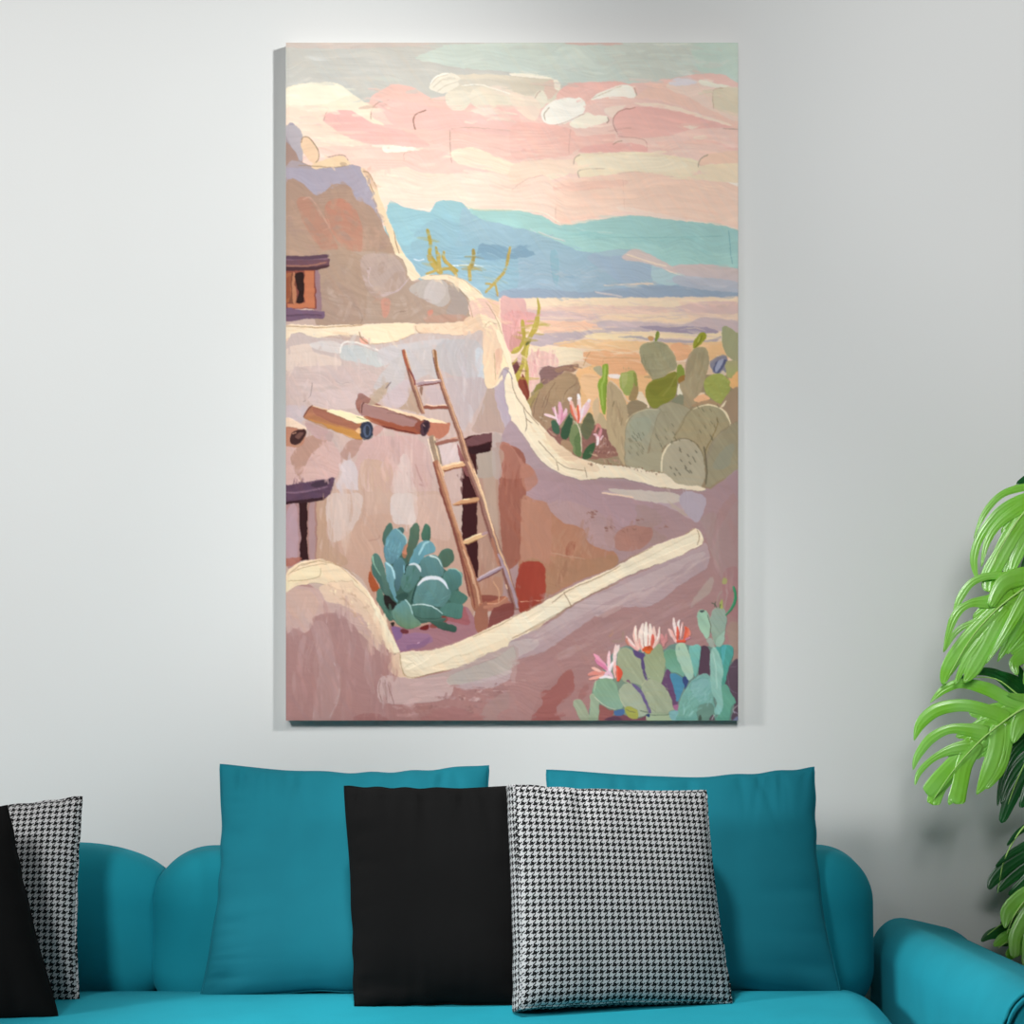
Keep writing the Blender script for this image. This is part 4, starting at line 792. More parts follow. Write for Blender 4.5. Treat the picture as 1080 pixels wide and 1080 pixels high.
# ---- foreground wall, left hump and long wall
P('E', '#b08681', '46,440 200,440 300,560 420,640 520,740 590,830 640,840 1085,640 1085,1040 46,1040', g='#b07e79', f='v')
P('F', '#ac8785', '-10,660 200,560 560,400 860,220 880,180 1035,40 1035,1040 -10,1040', g='#a87a76')
P('E', '#c7a49b', '46,440 180,430 250,470 330,480 420,560 460,640 520,740 440,690 400,640 300,560 180,560 160,620 60,640', amp=.03); P('E', '#cda898', '50,450 150,440 200,500 170,560 80,560', a=.7)
P('E', '#efd4b2', '46,380 70,340 140,308 220,302 290,330 360,380 420,440 480,540 530,640 570,715 545,730 500,690 440,560 380,480 300,440 200,410 110,420 46,450', h=1.5, amp=.04)
P('E', '#e6c5a8', '210,420 340,400 440,500 500,640 500,700 440,640 400,560 330,520 240,490', a=.8, w=2.5); P('E', '#f4e2c3', '420,440 470,520 520,620 568,715 545,722 500,640 450,520', h=1.6); P('E', '#f0dab4', '50,400 120,340 200,330 210,380 120,400 50,440', h=1.5)
for q in ('60,370 120,325 190,310', '120,330 220,306 320,340 370,380', '60,400 140,395 200,380 210,340', '200,310 290,330 380,410', '70,360 160,330 240,320'): S('E', '#a58260', q, 3, a=.7)
D('E', '#c9a48c #f2dcb8 #dcb89c #b98f7c', '230,420 360,420 480,560 480,680 330,520', 60, 22, 9, 50, 50, a=.7); P('E', '#cba898', '380,620 430,660 440,700 425,740 400,700')
P('E', '#ab827e', '190,560 300,550 400,650 500,750 480,840 480,1040 60,1040 60,640 160,640', a=.8, g='#b28480'); P('E', '#ba9792', '170,600 240,600 280,760 300,880 250,1035 180,1035 200,800', f='v', a=.5)
for q in ('270,770 300,850 290,930 250,1020', '280,800 296,880 270,960', '240,560 236,590', '180,960 176,1030'): S('E', '#cbb3ae', q, 5, a=.6)
P('E', '#f2dcbc', '570,725 700,715 800,690 920,640 1085,570 1085,700 940,770 800,800 640,838 600,836 570,800', h=1.5, amp=.035); P('E', '#e6c4a8', '515,800 540,745 570,725 570,790 600,836 560,834')
P('E', '#f5e4c6', '590,740 740,730 960,650 1085,590 1085,640 900,720 700,790 600,800', a=.7, h=1.6)
P('F', '#f3dfc1', '-10,570 100,520 260,430 440,350 620,250 780,190 835,158 862,190 866,225 840,245 700,310 560,360 300,490 150,590 100,630 -10,668', h=1.5, amp=.035)
P('F', '#f6e7cb', '0,590 120,540 260,470 250,510 120,600 0,640', a=.7, h=1.6); P('F', '#f6e6c9', '280,440 600,300 820,190 850,210 640,300 400,420 280,480', a=.6)
for q in ('0,565 100,512 240,440', '180,500 260,440 400,380 490,330', '260,520 380,450 600,360', '0,660 120,600 270,510', '235,450 260,500 270,520', '620,252 640,244', '840,165 850,200 840,235', '790,185 830,160', '440,345 520,300 620,255'): S('F', '#9c7a5c', q, 4, a=.75)
S('E', '#ad8a64', '570,730 580,800 620,838 800,800', 4, a=.7); S('E', '#ad8a64', '900,655 1000,610 1080,570', 4, a=.7)
P('F', '#b79b9c', '866,225 892,250 890,330 840,370 760,420 640,510 500,520 380,560 250,650 140,720 0,760 -20,720 0,668 150,600 300,500 560,370 840,250', h=.9, amp=.03)
P('F', '#c6aeac', '300,500 540,400 840,270 860,300 700,400 480,470 300,560 180,620 100,650', a=.6); P('F', '#c5b2ae', '-10,680 100,660 120,690 40,740 -10,745', a=.8)
P('E', '#bca49e', '640,840 800,805 1085,690 1085,800 960,860 820,880 700,950 560,955 480,950 470,860 500,830 560,836', g='#c1a19b', h=.9); P('E', '#cba9a4', '480,840 560,836 640,845 800,840 800,920 700,950 490,950', h=1.0); P('E', '#bbb0a6', '800,830 1000,750 1085,700 1085,790 960,840 810,875', a=.8); P('E', '#c7b3b4', '820,880 1000,830 1085,800 1085,840 960,890', a=.7)
for q in ('480,850 475,900 490,950', '500,850 512,950', '515,870 545,965'): S('E', '#8d625c', q, 3, a=.8)
D('E', '#8f6460 #a87d79 #cbaaa6 #9c706c', '700,960 800,900 940,880 1080,860 1080,900 960,960 900,1010 820,960 700,1000', 110, 24, 10, -20, 60, a=.8); D('E', '#c09792 #a87672', '520,960 720,950 860,980 700,1020 540,1010', 40, 30, 14, 0, 60, a=.6)
P('E', '#a5706c', '370,1010 460,1000 520,1040 370,1040', a=.9); P('E', '#aa736f', '700,1000 800,970 900,1000 940,1040 680,1040', a=.7); P('E', '#ad8c86', '960,960 1085,900 1085,1040 960,1040', a=.7); P('E', '#b27d79', '1020,1000 1085,980 1085,1040 1020,1040', a=.6)
P('F', '#a3655f', '230,815 270,805 280,900 250,920 200,980 220,1036 90,1036 140,960 135,910 200,870', w=2, g='#9f5f5a'); P('F', '#9f6a66', '300,940 320,880 350,870 330,930', a=.8); P('F', '#b08480', '0,800 140,760 240,800 130,900 80,1036 0,1036', a=.7); P('F', '#b8948f', '0,780 20,790 15,870 0,860', w=2)
P('F', '#a98380', '380,600 640,520 760,440 700,560 560,640 400,700', a=.6); P('F', '#b39d92', '810,520 830,470 900,385 916,400 900,450 840,500', a=.8); P('F', '#ab8f8c', '880,180 950,140 1035,40 1035,420 960,400 900,260', f='v', a=.5); P('F', '#af928c', '860,110 930,100 940,300 930,340 900,260 880,180', f='v', a=.7); P('F', '#aa7878', '960,360 1035,350 1035,560 970,520', a=.7)
P('F', '#a98a80', '980,600 1035,600 1035,700 1000,740', a=.9); D('F', '#b28c88 #a58080 #b99894 #a97f7a', '20,780 400,620 640,560 800,430 820,560 400,760 100,860', 60, 130, 20, -25, 12, f='d', a=.4); D('F', '#c3a6a4 #ad9293 #d0b8b2', '120,650 400,520 840,290 860,330 600,470 200,650', 44, 120, 14, -26, 8, f='d', a=.45)
D('F', '#b58f8e #a57e7c #ac8684', '880,120 1020,60 1020,380 930,420', 26, 120, 20, 92, 10, f='v', a=.4); D('E', '#b78f8a #a97e7a #bd9995', '70,660 300,640 480,820 460,1020 70,1020', 60, 120, 20, 88, 10, f='v', a=.4)
smear(302, 640, 420, 760, 200, 86, 16, 20, 5, 'v')
smear(430, 690, 778, 760, 260, -15, 20, 20, 5, 'h')
smear(560, 640, 740, 700, 120, -26, 10, 24, 5, 'd')
# ---- foreground cacti bottom right
def pad(tile, c1, c2, q, hi=None):
    P(tile, c1, q, g=c2, h=1.5, amp=.05, f='u')
P('J', '#6f8a80', '60,470 200,440 400,470 520,420 700,440 860,440 950,480 960,700 980,900 960,1012 -60,1012 -80,800 -40,640', a=1)
P('I', '#7b8f7c', '180,760 380,500 560,520 700,480 800,700 800,1010 420,1010 220,860')
P('J', '#a88a7c', '900,320 1000,260 1000,560 940,540 960,440', a=.7); P('J', '#5f4b58', '880,680 920,600 1000,560 1000,1010 940,1010 960,860 900,740'); P('J', '#5a4250', '700,450 760,446 790,520 790,670 740,680 690,640', f='v'); S('J', '#7b6a7c', '910,640 930,760 990,800', 6, a=.7); S('J', '#8a7888', '920,600 990,590', 5, a=.6)
P('I', '#7b4a56', '300,1000 340,960 420,960 500,990 620,960 640,1010 300,1010'); P('I', '#9a5c58', '220,880 300,920 340,930 300,1000 220,1000'); P('I', '#5f3f50', '260,1000 360,970 400,1010')
S('I', '#c08e6a', '310,360 330,320', 26, a=.6, dry=.6); S('I', '#a08a70', '330,400 400,400 410,330', 20, a=.4)
pad('I', '#9fa78c', '#a0a98d', '30,870 60,845 100,860 140,930 160,1010 100,1010 60,950'); pad('I', '#9fae92', '#97a98c', '160,820 190,800 225,850 225,930 215,1010 150,1010 160,920')
pad('I', '#6a9c7c', '#79ac98', '720,480 810,470 840,560 870,660 830,650 740,610'); P('I', '#6b4a6c', '690,740 740,620 770,640 800,760 830,860 790,900 740,800'); P('I', '#4e8ba8', '765,645 850,670 880,700 860,780 820,860 790,760'); P('I', '#3c4c7c', '860,670 910,680 890,740 875,760'); P('I', '#4c6e9c', '340,930 415,920 410,960 350,964'); P('I', '#a5688a', '785,890 825,880 815,930 790,925')
pad('I', '#84a486', '#8bab94', '180,780 210,700 300,680 350,720 380,800 410,900 360,920 290,900 220,860'); S('I', '#dcd8bc', '190,820 240,870 300,905 350,918', 5); S('I', '#c8d0ae', '205,700 190,780', 5, a=.8)
pad('I', '#a2a887', '#a3a98a', '365,520 380,460 440,455 520,510 560,580 590,680 560,740 500,720 400,700 370,600'); pad('I', '#9aa47e', '#a0a985', '570,500 640,450 690,420 720,500 725,620 690,730 640,700 590,660 565,580'); pad('I', '#a5ac92', '#a3ac94', '380,780 440,720 500,740 560,800 600,900 590,960 500,970 420,910')
pad('I', '#a5a98b', '#a0ab90', '550,740 600,690 690,720 760,800 790,900 800,980 600,990 560,820'); P('I', '#5c4a78', '480,470 530,480 575,505 560,540 590,660 600,690 580,690 550,600 540,540 500,510'); P('I', '#6b5a88', '470,722 520,740 570,810 610,900 620,950 600,960 580,880 530,790')
P('I', '#8a6070', '435,700 450,690 470,722'); S('I', '#c9c79a', '540,745 590,690 610,670', 4); S('I', '#7d8468', '600,890 660,940', 4, a=.8); S('I', '#c5c6a0', '370,790 400,860 420,900', 4, a=.8); P('I', '#a8a850', '420,910 470,900 520,930 510,990 450,975'); S('I', '#6e7050', '430,920 500,940', 6, a=.8); S('I', '#5f6f60', '540,930 600,940', 8, a=.7); P('I', '#a8b894', '600,950 780,960 790,1010 600,1010'); S('I', '#4f5a50', '610,960 700,962 760,958', 5, a=.7); P('I', '#3a4a72', '575,960 606,955 600,980'); P('I', '#7cb0b4', '760,940 830,930 830,1010 780,1010', a=.9)
D('I', '#9aa27e #b0b596 #a4a988', '390,500 560,600 720,500 760,880 600,940 420,800', 60, 60, 10, 62, 30, a=.35)
pad('J', '#7fc0b4', '#72b0a4', '620,450 660,430 704,440 700,560 680,650 660,670 640,600'); pad('J', '#b0cbb0', '#a9cbb6', '516,470 530,425 580,415 610,470 640,570 650,670 620,700 580,640 540,560'); S('J', '#8cab98', '545,470 545,450', 6)
pad('J', '#7fb0a8', '#74a898', '540,900 580,790 640,710 700,660 760,650 800,720 810,850 800,1010 540,1010 536,950'); P('J', '#8ab6b4', '640,720 740,680 780,740 760,840 700,860 650,800', a=.6); P('J', '#6d8f80', '680,910 760,870 810,900 800,1000 700,1005', a=.9); P('J', '#4c5b50', '690,980 710,960 720,1005 690,1005'); P('J', '#5f4f58', '770,1000 800,960 815,1005'); S('J', '#d9dcd4', '790,1000 810,960', 5)
S('J', '#6fa59c', '640,860 700,820 760,820', 14, a=.5); D('J', '#95c2bc #6fa79c #84b5aa', '560,900 700,700 790,720 790,860 600,980', 50, 60, 14, -60, 40, a=.5)
pad('J', '#4fa49c', '#57a08e', '820,440 940,435 958,500 920,600 890,730 860,720 850,540'); P('J', '#5cb4b8', '860,450 900,440 880,560 870,600', a=.7); pad('J', '#6aa892', '#66a48c', '860,760 900,730 940,790 975,860 940,900 920,1010 820,1010 860,900')
pad('J', '#98c4b4', '#8dc0b4', '776,560 790,470 820,445 860,530 880,620 866,740 880,850 860,950 810,940 830,860 790,780 780,660'); S('J', '#b5d6c8', '800,480 820,600 830,760', 14, a=.5)
pad('J', '#a3c6a8', '#a6c8ae', '682,250 690,180 720,158 760,180 784,260 780,340 760,384 720,340'); P('J', '#4d5c58', '700,170 735,162 720,184'); pad('J', '#9ba898', '#94b09c', '780,230 800,165 850,145 890,160 908,230 895,330 890,390 860,440 820,430 790,360 785,290'); P('J', '#a1c0ac', '830,380 890,320 880,400 850,436 820,420', a=.8)
P('J', '#a5aca0', '755,390 790,380 815,440 780,440'); S('J', '#5c4a44', '760,200 784,280 780,340', 5, a=.8); S('J', '#3f9468', '962,10 974,70 950,140 900,206', [16, 20, 18, 10], h=1.6); S('F', '#3f9468', '1006,425 1014,460 1004,510 972,556', [8, 11, 10, 6], h=1.6)
S('J', '#a99a8c', '830,130 840,60 870,20', 12, a=.5); S('J', '#b3a19c', '890,150 905,80 905,10', 10, a=.5); P('J', '#a9b25c', '850,150 855,100 870,85 880,150', a=.9); P('F', '#a9a768', '955,410 962,384 978,396 970,412', a=.9)
for q in ('790,110 815,120 830,150', '820,100 812,140', '860,120 850,150'): S('J', '#4f5a48', q, 6)
S('J', '#b5a9a6', '965,950 955,920 990,885', 6); S('J', '#a99cb4', '950,930 1000,960', 6, a=.8); P('J', '#7b86a8', '950,1000 1000,970 1000,1008 960,1008', a=.8)
# flowers
def petals(tile, lst):
    for c, q, wd in lst:
        n = len(q.split()); S(tile, c, q, [wd*.6]+[wd]*(n-2)+[wd*.45] if n > 2 else wd, h=1.9, amp=.05)
petals('I', [('#e58f82', '270,640 210,640 145,655', 40), ('#f0a595', '260,660 200,680 150,690', 26), ('#e79bb4', '290,620 240,560 190,500', 40), ('#d87fa2', '280,610 230,570 200,545', 34), ('#f4bcae', '240,630 190,610 170,605', 24),
 ('#f3c6cb', '310,660 300,560 305,480', 30), ('#f1cfca', '345,640 345,520 355,430', 30), ('#f4d9d2', '350,500 370,450 380,430', 26), ('#f7e6ea', '300,650 315,600 330,560', 24), ('#e9bfd2', '270,660 300,640 330,680', 34), ('#f6e8ea', '230,680 280,670 330,682', 22),
 ('#e4573f', '370,700 385,640 360,590', 40), ('#f0705a', '365,690 360,640 365,600', 14), ('#f3b4ac', '350,680 340,620 350,560', 18)])
petals('I', [('#edaaa2', '520,470 470,420 432,370', 34), ('#f8dcd4', '500,440 460,400 435,368', 18), ('#f4c4b6', '530,460 500,370 505,285', 34), ('#fae8dc', '510,400 500,330 508,284', 16), ('#f8e2d6', '560,480 540,360 560,270', 38), ('#fbecdf', '590,470 580,350 585,262', 36), ('#f9e3d6', '610,460 615,360 615,270', 34), ('#f5cdc0', '640,450 645,370 640,290', 32),
 ('#f4c2b4', '650,440 675,380 685,295', 26), ('#fbeee4', '660,400 680,350 685,300', 12), ('#e0705c', '625,450 628,400 630,350', 22), ('#d9584a', '635,430 640,390 636,350', 10), ('#e9a79c', '560,480 540,430 530,380', 16), ('#e79a8c', '590,470 600,400 596,350', 10), ('#d98e8c', '720,440 710,390 700,350', 30), ('#cf8a88', '715,440 735,390 735,350', 22), ('#c97d68', '450,430 430,400 440,380', 16),
 ('#d5572c', '560,470 590,455 630,460', 36), ('#e3702f', '575,480 600,485 620,470', 22), ('#b84a28', '600,450 610,440', 16)])
petals('I', [('#f2c3bb', '810,410 780,350 755,310', 30), ('#f6dcd4', '825,390 800,300 792,225', 24), ('#f9ebe4', '830,330 825,270 836,240', 18), ('#e7604a', '820,400 822,340 818,290', 22), ('#e8a59c', '845,380 850,310 862,260', 20), ('#f5d7cf', '840,360 850,300 855,265', 10), ('#e25f46', '870,400 890,340 880,295', 36), ('#ec7a5c', '890,380 905,340 900,300', 22), ('#e0543c', '815,405 850,400 880,405', 22), ('#d5859a', '880,390 915,375', 16), ('#f0b2a8', '800,380 780,330 765,310', 12), ('#e9897a', '915,360 915,320', 14)])
# fine bristle relief over everything and slight canvas weave
HGT += .10*HS+.06*US
# wet edges: strokes melt slightly into each other
B = COL.copy()
for sh in ((0, 1), (0, -1), (1, 0), (-1, 0)):
    B += np.roll(COL, sh, (0, 1))*.45
COL = B/2.8
L = COL.mean(2, keepdims=True)
COL = L+(COL-L)*.95
COL = np.clip(COL, 0, 1)

RELIEF = .0011
ART_GAIN = (1.0, 1.0, 1.0)
# ------------------------------------------------------------------ the setting
def slab(name, lo, hi, mat):
    V = [(x, y, z) for x in (lo[0], hi[0]) for y in (lo[1], hi[1]) for z in (lo[2], hi[2])]
    Fc = [(0, 1, 3, 2), (4, 6, 7, 5), (0, 4, 5, 1), (2, 3, 7, 6), (0, 2, 6, 4), (1, 5, 7, 3)]
    return struct(link(name, mesh(name, V, Fc), mat, smooth=False))
slab('wall_back', (-3.2, 0, 0), (3.2, .12, 2.9), wall_m)
slab('floor', (-3.2, -5.2, -.06), (3.2, .12, 0), floor_m)
slab('baseboard_back', (-3.2, -.016, 0), (3.2, 0, .09), trim_m)

# ------------------------------------------------------------------ the canvas
TH = .028                                   # depth of the stretched canvas
yc = -.0005-TH
p0 = at(PX0, PY0, yc); p1 = at(PX1, PY1, yc)
art = empty('canvas_print', ((p0.x+p1.x)/2, 0, p1.z), 'tall stretched canvas painting of an adobe house and ladder, hanging above the sofa', 'painting')
xs = np.linspace(p0.x, p1.x, CW); zs = np.linspace(p0.z, p1.z, CH)
GX, GZ = np.meshgrid(xs, zs)
relief = HGT*RELIEF
edge = np.minimum(np.minimum(np.arange(CW)[None, :], np.arange(CW)[None, ::-1]), np.minimum(np.arange(CH)[:, None], np.arange(CH)[::-1, None]))
relief = relief*np.clip(edge/5, 0, 1)
co = np.stack([GX, yc-relief, GZ], -1).reshape(-1, 3).astype(np.float32)
me = bpy.data.meshes.new('painted_face')
nq = (CW-1)*(CH-1)
i0 = (np.arange(CH-1)[:, None]*CW+np.arange(CW-1)[None, :]).reshape(-1)
quads = np.stack([i0, i0+CW, i0+CW+1, i0+1], -1).astype(np.int32)
me.vertices.add(CW*CH); me.vertices.foreach_set('co', co.reshape(-1))
me.loops.add(nq*4); me.loops.foreach_set('vertex_index', quads.reshape(-1))
me.polygons.add(nq); me.polygons.foreach_set('loop_start', (np.arange(nq)*4).astype(np.int32))
me.polygons.foreach_set('use_smooth', np.ones(nq, bool))
me.update(calc_edges=True)
lin = np.where(COL <= .04045, COL/12.92, ((COL+.055)/1.055)**2.4)*np.array(ART_GAIN)
at_ = me.color_attributes.new('paint', 'FLOAT_COLOR', 'POINT')
at_.data.foreach_set('color', np.concatenate([lin, np.ones((CH, CW, 1))], -1).astype(np.float32).reshape(-1))
link('painted_face', me, canvas_m, art)
# the canvas wrapped round the sides, stretcher bars behind
V = [(p0.x, yc, p0.z), (p1.x, yc, p0.z), (p1.x, yc, p1.z), (p0.x, yc, p1.z)]
V += [(x, -.0005, z) for x, _, z in V]
link('wrapped_edge', mesh('wrapped_edge', V, [(0, 1, 5, 4), (1, 2, 6, 5), (2, 3, 7, 6), (3, 0, 4, 7)]), edge_m, art, smooth=False)
for (a, b) in (((p0.x+.002, p0.z-.002), (p1.x-.002, p0.z-.04)), ((p0.x+.002, p1.z+.04), (p1.x-.002, p1.z+.002)),
               ((p0.x+.002, p0.z-.041), (p0.x+.04, p1.z+.041)), ((p1.x-.04, p0.z-.041), (p1.x-.002, p1.z+.041))):
    me = rbox((a[0], yc+.006, b[1]), (b[0], -.002, a[1]), (.002, .002, .002), 6, name='stretcher_bar')
    link('stretcher_bar', me, wood_m, art)

# ------------------------------------------------------------------ the sofa
sofa = empty('sofa', (-.3, -.65, 0), 'teal velvet sofa with rounded back cushions and rounded arm against the grey wall', 'sofa')
def seat_warp(v):
    # dips towards the backrest, soft crown in the middle
    if v.z > .40:
        k = (v.z-.40)/.08
        t = min(max((-v.y-.20)/.30, 0), 1); dip = .047*(1-t)**1.5
        v = Vector((v.x, v.y, v.z-dip*k+.003*math.sin(v.x*3)*k))
    return v
for (a, b) in ((-1.185, .588),):
    link('seat_cushion', rbox((a, -1.06, .30), (b, -.235, .479), (.075, .07, .05), 30, seat_warp, 'seat_cushion'), teal_sofa, sofa)
link('sofa_base', rbox((-1.20, -1.05, .12), (.612, -.12, .305), (.03, .03, .03), 12, name='sofa_base'), teal_sofa, sofa)
link('back_frame', rbox((-1.185, -.125, .13), (.602, -.085, .60), (.018, .018, .03), 12, name='back_frame'), teal_sofa, sofa)
def back_warp(x0, x1, ph):
    def w(v):
        u = (v.x-x0)/(x1-x0)
        k = min(max((v.z-.42)/.2, 0), 1)
        y = v.y-(.02*(1-k) if v.y < -.2 else 0)          # thicker towards the seat
        y -= (.012*math.sin(math.pi*u)) if v.y < -.22 else 0
        y += .0025*math.sin(u*17+v.z*31+ph)+.002*math.sin(u*9-v.z*22+ph*2)
        return Vector((v.x, y, v.z+.004*math.sin(math.pi*u)*k))
    return w
for a, b, rx, rz, zt, yf in ((.000, .601, .085, .085, .672, -.30), (-.600, .004, .095, .085, .670, -.30), (-1.185, -.560, .17, .085, .674, -.278)):
    link('backrest_cushion', rbox((a, yf, .40), (b, -.115, zt), (rx, .07, rz), 30, back_warp(a, b, a*5), 'backrest_cushion'), teal_sofa, sofa)
def arm(x0, x1, mirror=1):
    def w(v):
        t = min(max((-v.y-.2)/.92, 0), 1)
        k = min(max((v.z-.2)/.36, 0), 1)
        out = max(0, ((v.x-x0) if mirror > 0 else (x1-v.x))-.03); out = out*out/(out+.025)
        return Vector((v.x+mirror*.012*t, v.y, v.z+(.087*t-.26*out)*k))
    a = link('armrest', rbox((x0, -1.125, .12), (x1, -.115, .546), (.062, .03, .060), 34, w, 'armrest'), teal_sofa, sofa)
    # piping round the front panel
    pts = []
    r = .062; zt = .546+.086
    ax0, ax1 = x0+mirror*.012, x1+mirror*.012
    pts.append((ax0+.003, -1.112, .14)); pts.append((ax0+.003, -1.112, zt-r-.05)); pts.append((ax0+.003, -1.112, zt-r))
    for k in range(1, 9):
        an = math.pi-k*math.pi/2/9; pts.append((ax0+r+math.cos(an)*(r-.004), -1.113, zt-.060+math.sin(an)*.057))
    pts.append((ax0+r, -1.113, zt-.003)); pts.append((ax1-r, -1.113, zt-.003))
    for k in range(1, 9):
        an = math.pi/2-k*math.pi/2/9; pts.append((ax1-r+math.cos(an)*(r-.004), -1.113, zt-.060+math.sin(an)*.057))
    pts.append((ax1-.003, -1.112, zt-r)); pts.append((ax1-.003, -1.112, .14))
    pts = [(x, y, z-.26*(lambda o: o*o/(o+.025))(max(0, ((x-ax0) if mirror > 0 else (ax1-x))-.03))*min(max((z-.2)/.36, 0), 1)) for x, y, z in pts]
    link('piping', tube(pts, .0032, 'piping'), teal_sofa, a)
arm(.612, .80); arm(-1.385, -1.197, -1)
for x in (-1.30, .71):
    for y in (-1.04, -.2):
        link('sofa_leg', tube([(x, y, .13), (x, y, .06), (x, y, 0)], [.024, .02, .015], 'sofa_leg', 14), dark_leg, sofa)

# ------------------------------------------------------------------ cushions
def cushion(name, corners, thick, mat, label, seed, bow=.02, group=None, n=60, wr=1.0, piping=None, uvrot=0, belly=.5, cat='cushion', gusset=0):
    """corners: bottom left, bottom right, top right, top left in world space"""
    bl, br, tr, tl = [Vector(c) for c in corners]
    base = (bl+br)/2
    W = ((br-bl).length+(tr-tl).length)/2; H = ((tl-bl).length+(tr-br).length)/2
    nrm = (br-bl).cross(tl-bl).normalized()
    if nrm.y > 0: nrm = -nrm                       # towards the room
    rg = np.random.RandomState(seed)
    folds = [(rg.uniform(.05, .95), rg.uniform(.02, .05), rg.uniform(-.5, .5), rg.uniform(.5, 1)) for _ in range(9)]
    sides_f = [(rg.uniform(.08, .92), rg.uniform(.02, .05), rg.uniform(-.5, .5), rg.uniform(.5, 1)) for _ in range(7)]
    fine = [(rg.uniform(.02, .98), rg.uniform(.006, .02), rg.uniform(-.5, .5), rg.uniform(.4, 1), rg.uniform(7, 16)) for _ in range(26)]
    big = [(rg.uniform(0, 1), rg.uniform(0, 1), rg.uniform(.12, .25), rg.uniform(-1, 1)) for _ in range(10)]
    def S_(u, v, side):
        # concave edges between the corners
        cu = bow*math.sin(math.pi*v)**1.0; cv = bow*math.sin(math.pi*u)
        uu = u+(cu if u < .5 else -cu)*abs(2*u-1)**3*1.0/W*.5*(1)
        vv = v+(cv if v < .5 else -cv)*abs(2*v-1)**3*1.0/H*.5
        # soft puckers along the seams
        vv += .0035/H*abs(2*v-1)**6*math.sin(u*23+seed+4*math.sin(u*5+seed))*wr*.32
        uu += .0035/W*abs(2*u-1)**6*math.sin(v*19+seed+4*math.sin(v*6+seed))*wr*.25
        p = (bl*(1-uu)+br*uu)*(1-vv)+(tl*(1-uu)+tr*uu)*vv
        e = (1-abs(2*u-1)**3.2)*(1-abs(2*v-1)**3.2)
        prof = max(e, 0)**.5
        prof *= 1+.22*(belly-v)                    # fuller low down
        h = thick*prof
        w = 0
        for c, s, sl, a in folds:                  # folds running down from the top seam and up from the bottom
            d = (u-c-sl*(1-v)*.25)/s; w += a*math.exp(-d*d)*math.exp(-(1-v)*7)*.55
            d = (u-c+sl*v*.2)/s; w += a*math.exp(-d*d)*math.exp(-v*9)*.35
        for c, s, sl, a in sides_f:
            d = (v-c-sl*u*.2)/s; w += a*math.exp(-d*d)*math.exp(-u*9)*.4
            d = (v-c+sl*(1-u)*.2)/s; w += a*math.exp(-d*d)*math.exp(-(1-u)*9)*.4
        for c, s, sl, a, dk in fine:               # small puckers gathered into the seams
            d = (u-c-sl*(1-v)*.5)/s; w += a*math.exp(-d*d)*math.exp(-(1-v)*dk)*.6
            d = (v-c-sl*u*.5)/s; w += a*math.exp(-d*d)*math.exp(-u*dk*1.3)*.35
        g = 0
        for a, b, s, k in big: g += k*math.exp(-((u-a)**2+(v-b)**2)/s**2)
        ed = min(1, min(u, 1-u, v, 1-v)*14)
        h += (-.0085*w*wr+.0045*g*wr)*ed
        return p+nrm*(h if side > 0 else -h*.8-gusset)
    V = []; Fc = []; UV = []
    us = [.5-.5*math.cos(math.pi*i/n)*(1) for i in range(n+1)]
    us = [.6*a+.4*i/n for i, a in enumerate(us)]
    for side in (1, -1):
        for j in range(n+1):
            for i in range(n+1): V.append(S_(us[i], us[j], side)); UV.append((us[i]*W, us[j]*H))
    m = (n+1)*(n+1)
    for j in range(n):
        for i in range(n):
            a = j*(n+1)+i; Fc.append((a, a+1, a+n+2, a+n+1)); Fc.append((m+a, m+a+n+1, m+a+n+2, m+a+1))
    if gusset:                                     # the side band between the front and back panels
        per = [(i, 0) for i in range(n)]+[(n, j) for j in range(n)]+[(n-i, n) for i in range(n)]+[(0, n-j) for j in range(n)]
        q0 = len(V); R = 5; s_ = 0; last = None
        for (i, j) in per+[per[0]]:
            a = V[j*(n+1)+i]; b_ = V[m+j*(n+1)+i]
            if last is not None: s_ += (a-last).length
            last = a
            out = Vector(((us[i]-.5), 0, (us[j]-.5))); out.normalize()
            for r in range(R+1):
                t = r/R; V.append(a*(1-t)+b_*t+out*.006*math.sin(math.pi*t)); UV.append((s_, t*gusset))
        for k in range(len(per)):
            for r in range(R):
                c0 = q0+k*(R+1)+r; Fc.append((c0, c0+1, c0+R+2, c0+R+1))
    root = empty(name, base, label, cat, group)
    me = mesh('cushion_cover', V, Fc)
    uvl = me.uv_layers.new(name='UVMap')
    c, s = math.cos(uvrot), math.sin(uvrot)
    for lp in me.loops:
        a, b = UV[lp.vertex_index]; uvl.data[lp.index].uv = (a*c-b*s, a*s+b*c)
    bm = bmesh.new(); bm.from_mesh(me); bmesh.ops.remove_doubles(bm, verts=bm.verts, dist=.0002); bmesh.ops.recalc_face_normals(bm, faces=bm.faces); bm.to_mesh(me); bm.free()
    link('cushion_cover', me, mat, root)
    # stitched seam round the edge
    ring = []
    K = 48
    for k in range(K): ring.append(S_(k/K, 0, 1))
    for k in range(K): ring.append(S_(1, k/K, 1))
    for k in range(K): ring.append(S_(1-k/K, 1, 1))
    for k in range(K): ring.append(S_(0, 1-k/K, 1))
    ring.append(ring[0].copy())
    pm = tube(ring, .0017 if not piping else piping, 'seam_piping', 6)
    ul = pm.uv_layers.new(name='UVMap')
    for lp in pm.loops:
        v = pm.vertices[lp.vertex_index].co; ul.data[lp.index].uv = (v.x, v.z)
    link('seam_piping', pm, mat, root)
    return root

